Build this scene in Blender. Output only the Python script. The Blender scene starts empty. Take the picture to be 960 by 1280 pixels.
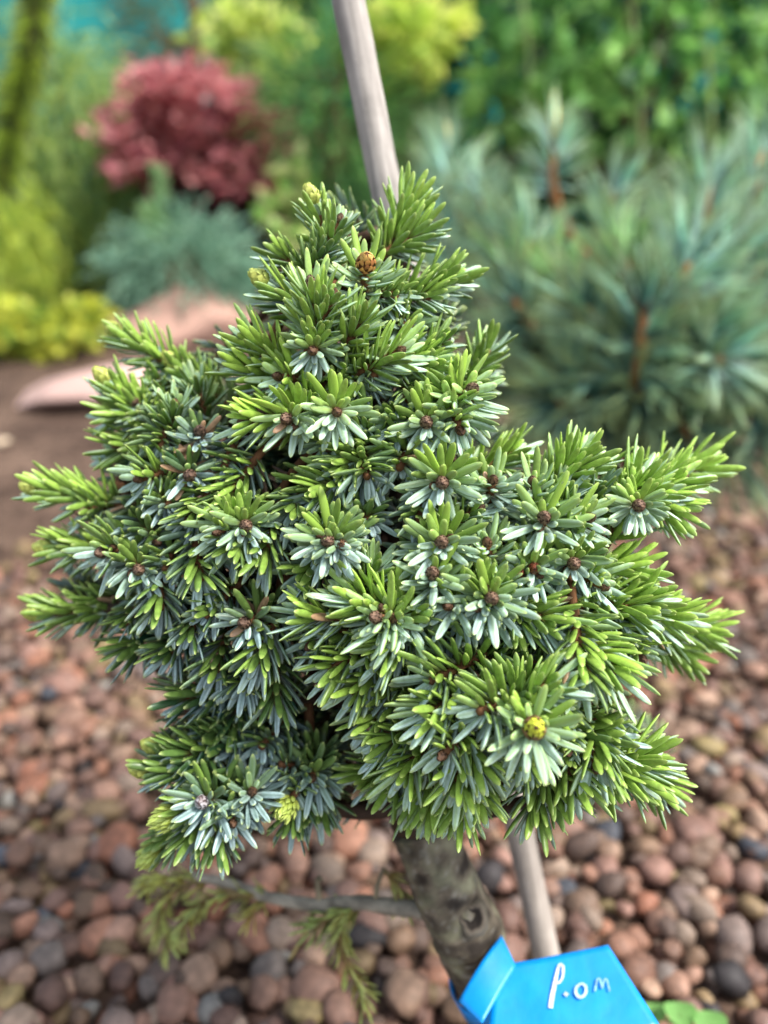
import bpy, math, random
import numpy as np
from mathutils import Vector, Matrix, noise as mnoise

random.seed(7)
rng = np.random.default_rng(11)
R = math.radians

# ------------------------------------------------------------------ camera
H_CAM, PITCH, FPX = 0.31, R(22.0), 961.0
cam_d = bpy.data.cameras.new('camera')
cam = bpy.data.objects.new('camera', cam_d)
bpy.context.scene.collection.objects.link(cam)
cam.location = (0, 0, H_CAM)
cam.rotation_euler = (R(90) - PITCH, 0, 0)
cam_d.sensor_fit = 'VERTICAL'
cam_d.sensor_height = 36.0
cam_d.lens = FPX / 1280.0 * 36.0
cam_d.clip_start = 0.01
cam_d.clip_end = 300
cam_d.dof.use_dof = True
cam_d.dof.focus_distance = 0.180
cam_d.dof.aperture_fstop = 6.4
scene = bpy.context.scene
scene.camera = cam

# ------------------------------------------------------------------ world, sun, exposure
SUN_EL, SUN_AZ = R(56), R(112)     # azimuth clockwise from +Y (camera looks along +Y)
world = bpy.data.worlds.new('World')
scene.world = world
world.use_nodes = True
wn = world.node_tree
wn.nodes.clear()
sky = wn.nodes.new('ShaderNodeTexSky')
sky.sky_type = 'NISHITA'
sky.sun_disc = False
sky.sun_elevation = SUN_EL
sky.sun_rotation = SUN_AZ
sky.air_density = 1.0
sky.dust_density = 3.0
hs = wn.nodes.new('ShaderNodeHueSaturation')
hs.inputs['Saturation'].default_value = 0.55      # overcast: a whiter sky all round
bg = wn.nodes.new('ShaderNodeBackground')
bg.inputs['Strength'].default_value = 0.09
out = wn.nodes.new('ShaderNodeOutputWorld')
wn.links.new(sky.outputs[0], hs.inputs['Color'])
wn.links.new(hs.outputs[0], bg.inputs['Color'])
wn.links.new(bg.outputs[0], out.inputs['Surface'])
sun_d = bpy.data.lights.new('sun', 'SUN')
sun_d.energy = 1.5
sun_d.angle = R(16)
sun_d.color = (1.0, 0.96, 0.9)
sun = bpy.data.objects.new('sun', sun_d)
scene.collection.objects.link(sun)
sd = Vector((math.sin(SUN_AZ) * math.cos(SUN_EL), math.cos(SUN_AZ) * math.cos(SUN_EL), math.sin(SUN_EL)))
sun.rotation_euler = (-sd).to_track_quat('-Z', 'Y').to_euler()
sun.location = (0, 0, 5)
scene.view_settings.view_transform = 'Standard'
scene.view_settings.look = 'None'
scene.view_settings.exposure = 1.85
scene.view_settings.gamma = 1.0
scene.view_settings.use_curve_mapping = False
scene.render.engine = 'CYCLES'
scene.cycles.use_denoising = True
scene.cycles.max_bounces = 8
scene.cycles.transparent_max_bounces = 8

# ------------------------------------------------------------------ helpers
C = scene.collection
CAM = np.array([0, 0, H_CAM])
FWD = np.array([0, math.cos(PITCH), -math.sin(PITCH)])
UPV = np.array([0, math.sin(PITCH), math.cos(PITCH)])
RGT = np.array([1.0, 0, 0])

def at(px, py, d):
    """world point seen at photograph pixel (px,py) at axial distance d (m)"""
    return CAM + d * (FWD + RGT * (px - 480) / FPX + UPV * (640 - py) / FPX)

def ground_at(px, py):
    yv = (py - 640) / FPX
    d = H_CAM / (yv * math.cos(PITCH) + math.sin(PITCH))
    return at(px, py, d)

def nrm(v):
    v = np.asarray(v, float)
    return v / (np.linalg.norm(v, axis=-1, keepdims=True) + 1e-12)

def direction(p, dx, dy, t):
    ray = nrm(p - CAM)
    return nrm(RGT * dx - UPV * dy - ray * t)

def srgb(r, g, b):
    c = np.array([r, g, b], float) / 255.0
    return np.where(c <= 0.04045, c / 12.92, ((c + 0.055) / 1.055) ** 2.4)

class MB:
    def __init__(s):
        s.v, s.q, s.t, s.c, s.n = [], [], [], [], 0
    def add(s, v, quads=None, tris=None, col=(0.5, 0.5, 0.5)):
        v = np.asarray(v, float).reshape(-1, 3)
        c = np.asarray(col, float)
        if c.ndim == 1:
            c = np.tile(c, (len(v), 1))
        s.v.append(v); s.c.append(c.reshape(-1, 3))
        if quads is not None and len(quads): s.q.append(np.asarray(quads, np.int64) + s.n)
        if tris is not None and len(tris): s.t.append(np.asarray(tris, np.int64) + s.n)
        s.n += len(v)
    def mesh(s, name, mats, origin=(0, 0, 0), smooth=True):
        me = bpy.data.meshes.new(name)
        if not s.v: return me
        v = np.concatenate(s.v) - np.asarray(origin, float)
        c = np.concatenate(s.c)
        q = np.concatenate(s.q) if s.q else np.zeros((0, 4), np.int64)
        t = np.concatenate(s.t) if s.t else np.zeros((0, 3), np.int64)
        me.vertices.add(len(v)); me.vertices.foreach_set('co', v.ravel().astype(np.float32))
        nl = q.size + t.size
        me.loops.add(nl)
        me.loops.foreach_set('vertex_index', np.concatenate([q.ravel(), t.ravel()]).astype(np.int32))
        me.polygons.add(len(q) + len(t))
        st = np.concatenate([np.arange(len(q)) * 4, q.size + np.arange(len(t)) * 3])
        me.polygons.foreach_set('loop_start', st.astype(np.int32))
        me.polygons.foreach_set('loop_total', np.concatenate([np.full(len(q), 4), np.full(len(t), 3)]).astype(np.int32))
        me.polygons.foreach_set('use_smooth', np.full(len(q) + len(t), smooth))
        a = me.color_attributes.new('Col', 'FLOAT_COLOR', 'POINT')
        a.data.foreach_set('color', np.concatenate([c, np.ones((len(c), 1))], 1).ravel().astype(np.float32))
        me.update(calc_edges=True)
        me.validate()
        for m in (mats if isinstance(mats, (list, tuple)) else [mats]): me.materials.append(m)
        return me

def link(name, data, parent=None, loc=(0, 0, 0)):
    o = bpy.data.objects.new(name, data)
    C.objects.link(o)
    o.location = tuple(loc)
    if parent is not None: o.parent = parent
    return o

def tag(o, label=None, cat=None, group=None, kind=None):
    if label: o['label'] = label
    if cat: o['category'] = cat
    if group: o['group'] = group
    if kind: o['kind'] = kind
    return o

def thing(name, loc, label, cat, group=None):
    o = link(name, None, None, loc)
    o.empty_display_size = 0.02
    return tag(o, label, cat, group)

def part(name, mb, mat, root, kind=None, smooth=True):
    """a mesh in world coordinates under root (root is not rotated)"""
    o = link(name, mb.mesh(name, mat, np.array(root.location), smooth), root)
    if kind: o['kind'] = kind
    return o

def frame_for(d):
    d = nrm(d)
    a = np.array([0, 0, 1.0]) if abs(d[2]) < 0.9 else np.array([1.0, 0, 0])
    u = nrm(np.cross(d, a)); w = np.cross(d, u)
    return u, w

def tube(mb, pts, rad, K=8, col=(0.2, 0.15, 0.1), bump=0.0, cap=True, seed=0):
    pts = np.asarray(pts, float); n = len(pts)
    rad = np.broadcast_to(np.asarray(rad, float), (n,))
    tg = nrm(np.gradient(pts, axis=0))
    u, w = frame_for(tg[0]); V = []
    for i in range(n):
        u = nrm(u - tg[i] * np.dot(u, tg[i])); w = np.cross(tg[i], u)
        for k in range(K):
            a = 2 * math.pi * k / K
            d = u * math.cos(a) + w * math.sin(a)
            r = rad[i]
            if bump:
                p = pts[i] + d * r
                r *= 1 + bump * mnoise.noise(Vector(p / (r * 0.9 + 1e-9) + seed)) + 0.6 * bump * mnoise.noise(Vector(p / (r * 0.35 + 1e-9) + seed + 9))
            V.append(pts[i] + d * r)
    Q = [[i * K + k, i * K + (k + 1) % K, (i + 1) * K + (k + 1) % K, (i + 1) * K + k] for i in range(n - 1) for k in range(K)]
    T = []
    if cap:
        V.append(pts[0]); V.append(pts[-1]); a, b = n * K, n * K + 1
        T = [[a, (k + 1) % K, k] for k in range(K)] + [[b, (n - 1) * K + k, (n - 1) * K + (k + 1) % K] for k in range(K)]
    mb.add(V, Q, T, col)

def curve_pts(ctrl, n):
    """Catmull-Rom through control points"""
    P = [np.asarray(c, float) for c in ctrl]
    P = [2 * P[0] - P[1]] + P + [2 * P[-1] - P[-2]]
    o = []
    m = len(P) - 3
    for j in range(n):
        f = j / (n - 1) * m; i = min(int(f), m - 1); t = f - i
        a, b, c, d = P[i:i + 4]
        o.append(0.5 * (2 * b + (c - a) * t + (2 * a - 5 * b + 4 * c - d) * t * t + (3 * b - a - 3 * c + d) * t ** 3))
    return np.array(o)

# ------------------------------------------------------------------ materials
def material(name, rough=0.6, spec=0.4, translucent=0.0, noise_scale=None, noise_amt=0.0, bump=0.0, bump_scale=100.0, base=None, sss=0.0):
    m = bpy.data.materials.new(name); m.use_nodes = True
    nt = m.node_tree; N = nt.nodes; L = nt.links; N.clear()
    o = N.new('ShaderNodeOutputMaterial'); p = N.new('ShaderNodeBsdfPrincipled')
    p.inputs['Roughness'].default_value = rough
    p.inputs['Specular IOR Level'].default_value = spec
    tc = N.new('ShaderNodeTexCoord')
    if base is None:
        at_ = N.new('ShaderNodeAttribute'); at_.attribute_name = 'Col'; colo = at_.outputs['Color']
    else:
        rgb = N.new('ShaderNodeRGB'); rgb.outputs[0].default_value = (*base, 1); colo = rgb.outputs[0]
    if noise_amt:
        nz = N.new('ShaderNodeTexNoise'); nz.inputs['Scale'].default_value = noise_scale; nz.inputs['Detail'].default_value = 4
        L.new(tc.outputs['Object'], nz.inputs['Vector'])
        mr = N.new('ShaderNodeMapRange'); mr.inputs['From Min'].default_value = 0.3; mr.inputs['From Max'].default_value = 0.7
        mr.inputs['To Min'].default_value = 1 - noise_amt; mr.inputs['To Max'].default_value = 1 + noise_amt
        L.new(nz.outputs['Fac'], mr.inputs['Value'])
        mx = N.new('ShaderNodeVectorMath'); mx.operation = 'SCALE'
        L.new(colo, mx.inputs[0]); L.new(mr.outputs[0], mx.inputs['Scale']); colo = mx.outputs[0]
    L.new(colo, p.inputs['Base Color'])
    if bump:
        b = N.new('ShaderNodeBump'); b.inputs['Strength'].default_value = bump; b.inputs['Distance'].default_value = 0.1 / bump_scale
        n2 = N.new('ShaderNodeTexNoise'); n2.inputs['Scale'].default_value = bump_scale; n2.inputs['Detail'].default_value = 5
        L.new(tc.outputs['Object'], n2.inputs['Vector']); L.new(n2.outputs['Fac'], b.inputs['Height']); L.new(b.outputs[0], p.inputs['Normal'])
    last = p.outputs[0]
    if translucent:
        tr = N.new('ShaderNodeBsdfTranslucent'); L.new(colo, tr.inputs['Color'])
        ms = N.new('ShaderNodeMixShader'); ms.inputs[0].default_value = translucent
        L.new(p.outputs[0], ms.inputs[1]); L.new(tr.outputs[0], ms.inputs[2]); last = ms.outputs[0]
    L.new(last, o.inputs['Surface'])
    return m

M_needle = material('spruce_needle', 0.34, 0.5, 0.14, 700, 0.2)
M_wood = material('spruce_bark', 0.8, 0.2, 0, 260, 0.28, 0.6, 420)
M_trunk = material('trunk_bark', 0.85, 0.2, 0, 190, 0.45, 0.9, 330)
M_bud = material('bud_scale', 0.55, 0.35, 0, 800, 0.3, 0.5, 900)
M_leaf = material('leaf', 0.48, 0.4, 0.42, 30, 0.15)
M_pebble = material('pebble', 0.62, 0.35, 0, 330, 0.32, 0.35, 420)
M_stone = material('stone', 0.8, 0.25, 0, 9, 0.22, 0.5, 60)
M_pine = material('pine_needle', 0.38, 0.5, 0.26, 40, 0.12)
M_stake = material('stake_wood', 0.75, 0.25, 0, 120, 0.12, 0.4, 300)
M_net = material('fence_net', 0.7, 0.3, 0, 3, 0.12, 0.2, 60)
M_ink = material('silver_ink', 0.4, 0.6, 0, 700, 0.4)
M_label = material('blue_plastic', 0.42, 0.5, 0, 140, 0.13, 0.25, 70)

def soil_material():
    m = bpy.data.materials.new('soil'); m.use_nodes = True
    nt = m.node_tree; N = nt.nodes; L = nt.links
    p = N['Principled BSDF']; p.inputs['Roughness'].default_value = 0.95; p.inputs['Specular IOR Level'].default_value = 0.15
    tc = N.new('ShaderNodeTexCoord')
    n1 = N.new('ShaderNodeTexNoise'); n1.inputs['Scale'].default_value = 9; n1.inputs['Detail'].default_value = 8
    n2 = N.new('ShaderNodeTexVoronoi'); n2.inputs['Scale'].default_value = 85
    cr = N.new('ShaderNodeValToRGB')
    cr.color_ramp.elements[0].position = 0.3; cr.color_ramp.elements[0].color = (*srgb(62, 48, 40), 1)
    cr.color_ramp.elements[1].position = 0.72; cr.color_ramp.elements[1].color = (*srgb(104, 85, 72), 1)
    mx = N.new('ShaderNodeMix'); mx.data_type = 'RGBA'; mx.blend_type = 'SOFT_LIGHT'; mx.inputs[0].default_value = 0.6
    L.new(tc.outputs['Object'], n1.inputs['Vector']); L.new(tc.outputs['Object'], n2.inputs['Vector'])
    L.new(n1.outputs['Fac'], cr.inputs[0]); L.new(cr.outputs[0], mx.inputs[6]); L.new(n2.outputs['Distance'], mx.inputs[7])
    L.new(mx.outputs[2], p.inputs['Base Color'])
    b = N.new('ShaderNodeBump'); b.inputs['Distance'].default_value = 0.006; b.inputs['Strength'].default_value = 0.8
    L.new(n2.outputs['Distance'], b.inputs['Height']); L.new(b.outputs[0], p.inputs['Normal'])
    return m
M_soil = soil_material()

# ------------------------------------------------------------------ ground
gx = np.concatenate([np.linspace(-60, -3, 8), np.linspace(-2.6, 2.6, 66), np.linspace(3, 60, 8)])
gy = np.concatenate([np.linspace(-40, -1, 6), np.linspace(-0.6, 4.2, 61), np.linspace(4.6, 80, 8)])
X, Y = np.meshgrid(gx, gy)
Z = np.zeros_like(X)
for i in range(X.shape[0]):
    for j in range(X.shape[1]):
        if abs(X[i, j]) < 2.7 and -0.7 < Y[i, j] < 4.4:
            w = min(1.0, max(0.0, (Y[i, j] - 1.2) / 0.6))
            Z[i, j] = w * 0.02 * mnoise.noise(Vector((X[i, j] * 2.2, Y[i, j] * 2.2, 3)))
nx = len(gx); idx = lambda i, j: i * nx + j
mb = MB()
mb.add(np.stack([X, Y, Z], -1), [[idx(i, j), idx(i, j + 1), idx(i + 1, j + 1), idx(i + 1, j)] for i in range(len(gy) - 1) for j in range(nx - 1)])
ground = tag(link('ground', mb.mesh('ground', M_soil)), 'brown soil bed covered with pinkish pebbles near the dwarf spruce', 'ground', kind='structure')

# pebbles ------------------------------------------------------------
def ico():
    import bmesh
    bm = bmesh.new(); bmesh.ops.create_icosphere(bm, subdivisions=2, radius=1.0)
    bm.verts.ensure_lookup_table()
    v = np.array([x.co[:] for x in bm.verts]); f = np.array([[y.index for y in x.verts] for x in bm.faces]); bm.free()
    return v, f
ICO_V, ICO_F = ico()
PSHAPES = []
for k in range(28):
    v = ICO_V.copy(); s = rng.uniform(0, 100, 3)
    for i in range(len(v)):
        n = mnoise.noise(Vector(v[i] * 1.1 + s)) * 0.34 + mnoise.noise(Vector(v[i] * 2.3 + s)) * 0.17
        v[i] *= 1 + n
    v = np.sign(v) * np.abs(v) ** rng.uniform(0.86, 1.0)
    v *= np.array([rng.uniform(1.0, 1.45), rng.uniform(0.85, 1.1), rng.uniform(0.66, 0.95)])
    PSHAPES.append(v)
PCOLS = [srgb(*c) for c in [(138, 108, 96), (126, 99, 89), (146, 116, 103), (116, 92, 85), (158, 116, 98), (152, 127, 112),
                            (138, 119, 92), (130, 112, 84), (112, 104, 102), (122, 108, 105), (98, 82, 76), (148, 131, 120), (106, 88, 77), (132, 103, 95), (142, 108, 94), (120, 98, 82)]]
PRARE = [srgb(*c) for c in [(176, 118, 92), (168, 112, 88), (160, 154, 146), (88, 90, 98), (62, 56, 56), (152, 132, 90), (176, 122, 98)]]
PCOLS = [c * np.array([.80, .755, .675]) for c in PCOLS]; PRARE = [c * np.array([.64, .66, .66]) for c in PRARE]
def rotm(a, b, c):
    return np.array(Matrix.Rotation(a, 3, 'Z') @ Matrix.Rotation(b, 3, 'X') @ Matrix.Rotation(c, 3, 'Y'))
cells = []
y = 0.13
while y < 1.15:
    sp = 0.0091 if y < 0.5 else 0.0108
    hw = 0.55 * y + 0.11
    x = -hw
    while x < hw:
        px_, py_ = x + rng.uniform(-.45, .45) * sp, y + rng.uniform(-.45, .45) * sp
        edge = 0.60 + 0.07 * mnoise.noise(Vector((px_ * 5, 1.7, 0))) + (0.6 if px_ > 0.15 else (px_ + 0.1) * 2.4 if px_ > -0.1 else 0)
        keep = 1.0 if py_ < edge - 0.08 else max(0.0, (edge + 0.10 - py_) / 0.18)
        if rng.random() < keep:
            up_ = rng.random() < 0.74 * keep
            if not up_ or rng.random() < .5: cells.append((px_, py_, 0))
            if up_: cells.append((px_ + rng.uniform(-.006, .006), py_ + rng.uniform(-.006, .006), 1))
        x += sp
    y += sp * 0.92
peb = []
for (x, y, layer) in cells:
    r = 0.0045 * math.exp(rng.normal(0, 0.27)) * (1.12 if layer else 1.0)
    r = min(r, 0.0098)
    z = (0.05 * r if layer == 0 else 0.0058 + 0.45 * r) + rng.uniform(-.001, .001)
    col = PRARE[rng.integers(len(PRARE))] if rng.random() < 0.10 else PCOLS[rng.integers(len(PCOLS))]
    col = col * rng.uniform(0.62, 1.3)
    peb.append((np.array([x, y, z]), r, rng.integers(len(PSHAPES)), rotm(rng.uniform(0, 6.28), rng.normal(0, .35), rng.normal(0, .35)), col, layer))
def proj(p):
    q = p - CAM; d = q @ FWD
    return 480 + FPX * (q @ RGT) / d, 640 - FPX * (q @ UPV) / d, d
score = []
for i, p in enumerate(peb):
    u, v, d = proj(p[0])
    seen = d > 0 and -15 < u < 975 and 800 < v < 1300
    blocked = (230 < u < 830 and v < 1040) or (500 < u < 620 and v < 1210) or (590 < u < 810 and v > 1205)
    score.append(p[1] / d if (seen and not blocked and p[5] == 1) else 0)
big = set(np.argsort(score)[::-1][:300].tolist())
pmesh = {}
mb = MB()
for i, (c, r, s, rm, col, layer) in enumerate(peb):
    if i in big:
        ck = int(rng.integers(4)); key = (s, ck)
        if key not in pmesh:
            b = MB(); jit = np.array([mnoise.noise(Vector(q * 1.7 + s)) for q in PSHAPES[s]])[:, None]
            pc = PRARE[rng.integers(len(PRARE))] if rng.random() < .09 else PCOLS[rng.integers(len(PCOLS))]
            b.add(PSHAPES[s] * .0062, tris=ICO_F, col=pc * rng.uniform(.65, 1.3) * (1 + 0.25 * jit))
            pmesh[key] = b.mesh('pebble', M_pebble)
        o = link('pebble', pmesh[key], ground, c)
        o.rotation_euler = Matrix(rm.tolist()).to_euler(); o.scale = (r / .0062,) * 3
    else:
        mb.add(PSHAPES[s] @ rm.T * r + c, tris=ICO_F, col=col)
g = link('gravel', mb.mesh('gravel', M_pebble), ground); g['kind'] = 'stuff'

# ------------------------------------------------------------------ dwarf spruce
TREE_BASE = np.array([*ground_at(690, 1500)[:2], 0.0])
tree = thing('dwarf_spruce', TREE_BASE, 'small dense dwarf spruce with blue-green needle rosettes on a short grey trunk', 'spruce')

def front(x, y):
    """axial distance of the crown's near surface at photograph pixel x,y"""
    best = 0.216
    for (cx, cy, rx, ry, f, e) in ((500, 690, 400, 290, 0.174, 0.212), (440, 400, 180, 210, 0.182, 0.205),
                                   (650, 890, 230, 170, 0.166, 0.208), (285, 985, 150, 115, 0.194, 0.214)):
        r2 = ((x - cx) / rx) ** 2 + ((y - cy) / ry) ** 2
        if r2 < 1: best = min(best, e - (e - f) * math.sqrt(1 - r2))
    return best

#  x, y of bud; direction in the picture (right, down) and towards the viewer; size; tone (0 old blue-green .. 1 young yellow-green; lower-left shade is painted in as low tone); bud; extra distance
SH = [
 (389,245,-.35,-.9,.35,.9,.75,'Y',.004),(423,278,.3,-.8,.4,.7,.6,'b',.004),(457,335,.05,-.6,.8,1.0,.65,'O',0),(515,246,.4,-.9,.1,1.0,.7,'n',.012),
 (532,285,.8,-.5,.1,.9,.6,'n',.012),(568,346,.9,-.4,.1,1.1,.6,'n',.01),(389,360,-.1,-.8,.5,1.0,.8,'B',-.004),(415,371,.3,-.7,.5,.75,.7,'b',-.003),
 (454,393,.35,-.65,.55,.9,.8,'b',0),(391,438,-.15,.15,1,.75,.55,'b',-.004),(498,440,.65,-.35,.5,1.0,.8,'b',0),(588,488,.45,-.3,.8,1.15,.8,'B',-.004),
 (325,348,-.75,-.5,.2,.95,.55,'Y',.004),(350,471,-.6,-.1,.6,1.0,.8,'b',0),(610,436,.4,-.7,.2,.95,.6,'n',.012),(313,425,-.7,-.5,.3,1.0,.75,'n',.004),
 (300,458,-.8,-.3,.3,1.0,.8,'n',.004),(345,318,-.8,-.4,.2,.75,.5,'n',.012),(540,370,.8,-.1,.3,.9,.5,'n',.008),
 (440,480,.1,.3,.8,.7,.35,'n',.006),(470,470,.5,.2,.6,.9,.4,'n',.005),(540,455,.8,.05,.4,1.0,.75,'n',.004),
 (142,412,-.8,-.5,.15,1.0,.6,'Y',.004),(214,450,-.6,-.5,.35,.95,.55,'Y',.003),(128,470,-.7,-.65,.3,1.05,.65,'Y',0),(170,503,-.5,-.3,.7,.9,.5,'B',0),
 (218,508,.05,-.8,.55,.9,.5,'b',.002),(250,541,0,-.35,.8,.8,.15,'D',.004),(237,594,0,.1,1,.75,.1,'D',.004),(140,520,-.95,.05,.2,1.0,.55,'n',.002),
 (140,560,-.95,.1,.25,1.0,.5,'n',.003),(176,598,-.6,.15,.6,1.0,.45,'b',.002),(38,609,-.95,-.2,.1,1.1,.6,'Y',.002),(105,638,-.7,.1,.6,.9,.5,'B',0),
 (245,480,-.2,-.7,.4,.9,.5,'n',.008),(200,560,-.2,.6,.6,.9,.3,'n',.006),
 (360,523,-.4,.1,.85,1.0,.85,'B',-.002),(421,515,.05,.05,1,1.05,.75,'b',-.004),(308,526,-.9,.1,.35,1.0,.85,'b',.002),(533,528,0,0,1,.95,.6,'B',-.002),
 (459,597,.1,.55,.7,1.0,.35,'n',.006),(499,586,-.2,.5,.7,.9,.4,'n',.006),(392,618,-.65,.3,.5,1.05,.45,'n',.008),(425,588,-.5,.4,.5,.95,.45,'n',.008),
 (307,657,.1,.1,1,.95,.5,'B',.002),(273,664,-.45,.2,.8,1.0,.65,'b',.002),(410,676,-.1,.05,1,1.1,.5,'B',0),(427,681,.3,.1,.9,.8,.45,'b',0),
 (466,654,.3,.3,.6,.8,.2,'n',.010),(575,536,.2,.55,.7,1.0,.55,'b',-.001),(553,603,0,.1,1,1.1,.6,'B',-.002),(616,602,.1,-.5,.75,.9,.5,'b',.002),
 (680,648,.05,-.25,1,1.1,.65,'B',-.004),(666,604,-.1,-.6,.6,.9,.6,'b',.001),(552,678,0,-.1,1,1.1,.55,'B',-.003),(609,680,-.1,-.6,.7,.85,.5,'b',0),
 (720,565,.5,-.75,.3,.95,.8,'n',.006),(738,575,.8,-.5,.2,.95,.8,'b',.006),(644,566,.8,-.4,.1,.9,.7,'n',.022),
 (880,582,.92,-.3,.1,1.2,.95,'n',0),(850,598,.9,-.35,.3,1.1,.9,'b',0),(800,592,.4,-.85,.15,1.05,.75,'n',.004),(798,632,.1,.05,1,.75,.7,'B',-.008),(845,640,.85,.45,.3,1.1,.8,'n',0),
 (820,615,.7,-.2,.5,1.0,.8,'n',-.002),(735,648,.55,-.15,.6,1.0,.65,'b',-.002),(717,704,.1,.15,1,.95,.45,'B',-.004),(667,710,.1,.1,1,.95,.5,'R',-.003),(649,716,-.4,-.1,.9,.7,.5,'R',-.002),
 (800,708,.9,-.1,.1,1.0,.85,'n',.006),(752,732,.6,.25,.6,1.0,.55,'b',-.002),(812,745,.8,-.35,.3,1.05,.75,'n',0),(885,788,.95,.12,.1,1.15,.9,'n',0),(845,775,.85,.2,.35,1.1,.75,'n',-.002),(800,765,.8,.25,.5,1.0,.65,'n',-.003),
 (690,780,.65,.3,.55,1.1,.5,'n',-.002),(860,820,.8,.45,.2,1.0,.7,'n',.004),
 (55,684,-.95,0,.15,1.0,.55,'Y',.002),(130,690,-.6,.1,.75,1.05,.45,'B',-.001),(173,711,.05,.25,.95,.95,.35,'B',.001),(42,766,-.95,.02,.1,1.0,.5,'Y',.004),(110,765,-.7,.35,.55,.95,.4,'n',.003),
 (201,762,0,.8,.55,1.05,.25,'n',.005),(251,725,.1,.75,.5,1.05,.3,'n',.005),(307,778,-.35,.15,.9,.95,.25,'D',.004),(158,815,-.65,.5,.3,1.05,.2,'n',.008),(225,872,-.9,.15,.3,1.05,.15,'n',.006),
 (210,820,-.5,.6,.5,1.0,.15,'n',.008),(270,840,-.2,.7,.5,1.0,.15,'n',.008),
 (473,772,-.55,-.05,.75,1.2,.9,'B',-.004),(440,745,-.75,-.4,.4,1.1,.85,'n',.002),(491,773,.2,-.1,.9,.7,.6,'b',-.003),(512,784,.1,.5,.8,.95,.5,'n',-.001),(380,770,-.9,-.05,.4,1.05,.6,'n',.004),
 (412,838,-.7,.45,.45,1.05,.55,'n',.003),(480,820,-.5,.5,.55,1.0,.6,'n',.001),(440,866,-.6,.5,.5,1.0,.6,'n',.002),(321,828,-.3,.7,.55,1.05,.3,'n',.004),(538,852,-.7,.35,.6,1.1,.5,'n',0),
 (535,893,-.65,.4,.55,1.1,.6,'n',0),(460,905,-.6,.5,.4,1.05,.5,'n',.004),(345,880,0,.85,.4,1.0,.15,'n',.010),(290,915,-.2,.7,.4,1.0,.1,'n',.010),
 (667,910,.1,0,1,1.12,.75,'G',-.008),(614,748,.15,.05,1,1.15,.55,'B',-.008),(599,758,-.45,.25,.85,.8,.45,'b',-.006),(561,757,-.35,.1,.9,1.0,.5,'b',-.003),(541,718,-.1,-.35,.9,.95,.6,'B',-.003),(610,717,.1,-.65,.6,.95,.6,'b',0),
 (599,890,-.55,.25,.65,1.1,.55,'n',-.003),(555,942,-.45,.5,.6,1.15,.65,'b',-.002),(771,840,.55,.5,.5,1.15,.7,'n',-.002),(728,846,.1,.8,.5,1.0,.55,'n',-.001),(690,855,.6,-.3,.5,1.0,.6,'n',-.002),(640,870,-.4,-.3,.6,.9,.5,'n',.003),
 (592,845,-.1,.2,.9,.6,.2,'D',.012),(640,830,.6,.1,.4,.9,.15,'n',.012),
 (358,1008,-.25,.4,.75,.95,.3,'N',0),(390,972,-.1,.3,.85,1.05,.25,'b',.002),(254,1002,-.3,.1,.9,1.1,.2,'W',-.002),(210,1022,-.8,.3,.35,1.0,.3,'N',0),(190,1068,-.7,.6,.15,.9,.3,'N',.002),
 (176,962,-.95,0,.1,1.0,.25,'Y',.004),(190,932,-.9,-.25,.1,.9,.25,'Y',.006),(315,990,.15,-.2,.9,.9,.2,'b',0),(290,1027,.15,.5,.8,1.0,.2,'b',0),(271,1058,0,.9,.35,1.0,.2,'n',.002),(240,1050,-.3,.8,.4,1.0,.2,'n',.002),
 (400,1015,.1,.85,.4,1.05,.15,'n',.008),(350,955,-.5,-.1,.6,1.0,.15,'n',.006),(293,935,-.3,.1,.7,1.0,.1,'n',.010),(225,945,-.8,.2,.4,1.0,.15,'n',.006),(365,1030,-.2,.85,.4,.9,.15,'n',.006),
 (572,985,-.15,.9,.45,1.1,.65,'n',-.001),(600,1005,.15,.85,.4,.9,.6,'n',.003),(503,968,-.45,.6,.55,1.05,.65,'n',0),(456,972,-.75,.4,.4,1.05,.5,'n',.004),(669,1018,-.05,.9,.35,1.0,.45,'n',.004),(700,1000,.4,.8,.3,.9,.45,'n',.005),
 (600,960,.3,.65,.5,1.0,.5,'n',.002),(745,955,.05,.8,.55,1.05,.5,'b',.001),(800,975,.75,.55,.35,1.15,.65,'n',0),(815,945,.9,-.2,.25,1.1,.6,'n',.002),(830,985,.75,.6,.2,1.05,.6,'n',.002),(760,920,.8,.1,.35,1.1,.35,'n',.006),(520,1010,-.2,.9,.3,1.0,.5,'n',.006),
 (540,1015,0,.95,.3,1.0,.55,'n',.003),(575,1022,-.1,.95,.25,.95,.6,'n',.002),(720,985,.3,.8,.4,1.0,.5,'n',.003),(770,985,.5,.8,.3,1.0,.55,'n',.002),(485,990,-.4,.85,.3,1.0,.5,'n',.006),
 (480,930,-.6,.3,.4,1.0,.5,'n',.004),(560,800,-.2,.4,.7,.9,.35,'n',.008),(650,790,.2,.7,.5,1.0,.35,'n',.006),(380,720,-.5,.4,.5,1.0,.35,'n',.010),(330,700,-.2,.8,.5,1.0,.3,'n',.008),
]

# woody frame: trunk, leader and branches
trunk_ctrl = [TREE_BASE + np.array([0, 0, -0.01]), at(650, 1330, .262), at(600, 1222, .240), at(584, 1165, .236), at(556, 1105, .234), at(528, 1030, .233)]
leader = curve_pts([at(528, 1030, .233), at(510, 900, .231), at(500, 760, .229), at(490, 600, .224), at(465, 430, .214), at(440, 300, .206)], 40)
tp = curve_pts(trunk_ctrl, 130)
tr_r = np.interp(np.linspace(0, 1, 130), [0, .28, .40, .5, .6, .7, 1], [.0105, .0095, .0080, .0100, .0112, .0104, .0096])
mb = MB()
tube(mb, tp, tr_r, 48, srgb(112, 104, 88), bump=0.07, seed=3)
trunk_v = np.concatenate(mb.v)
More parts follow.
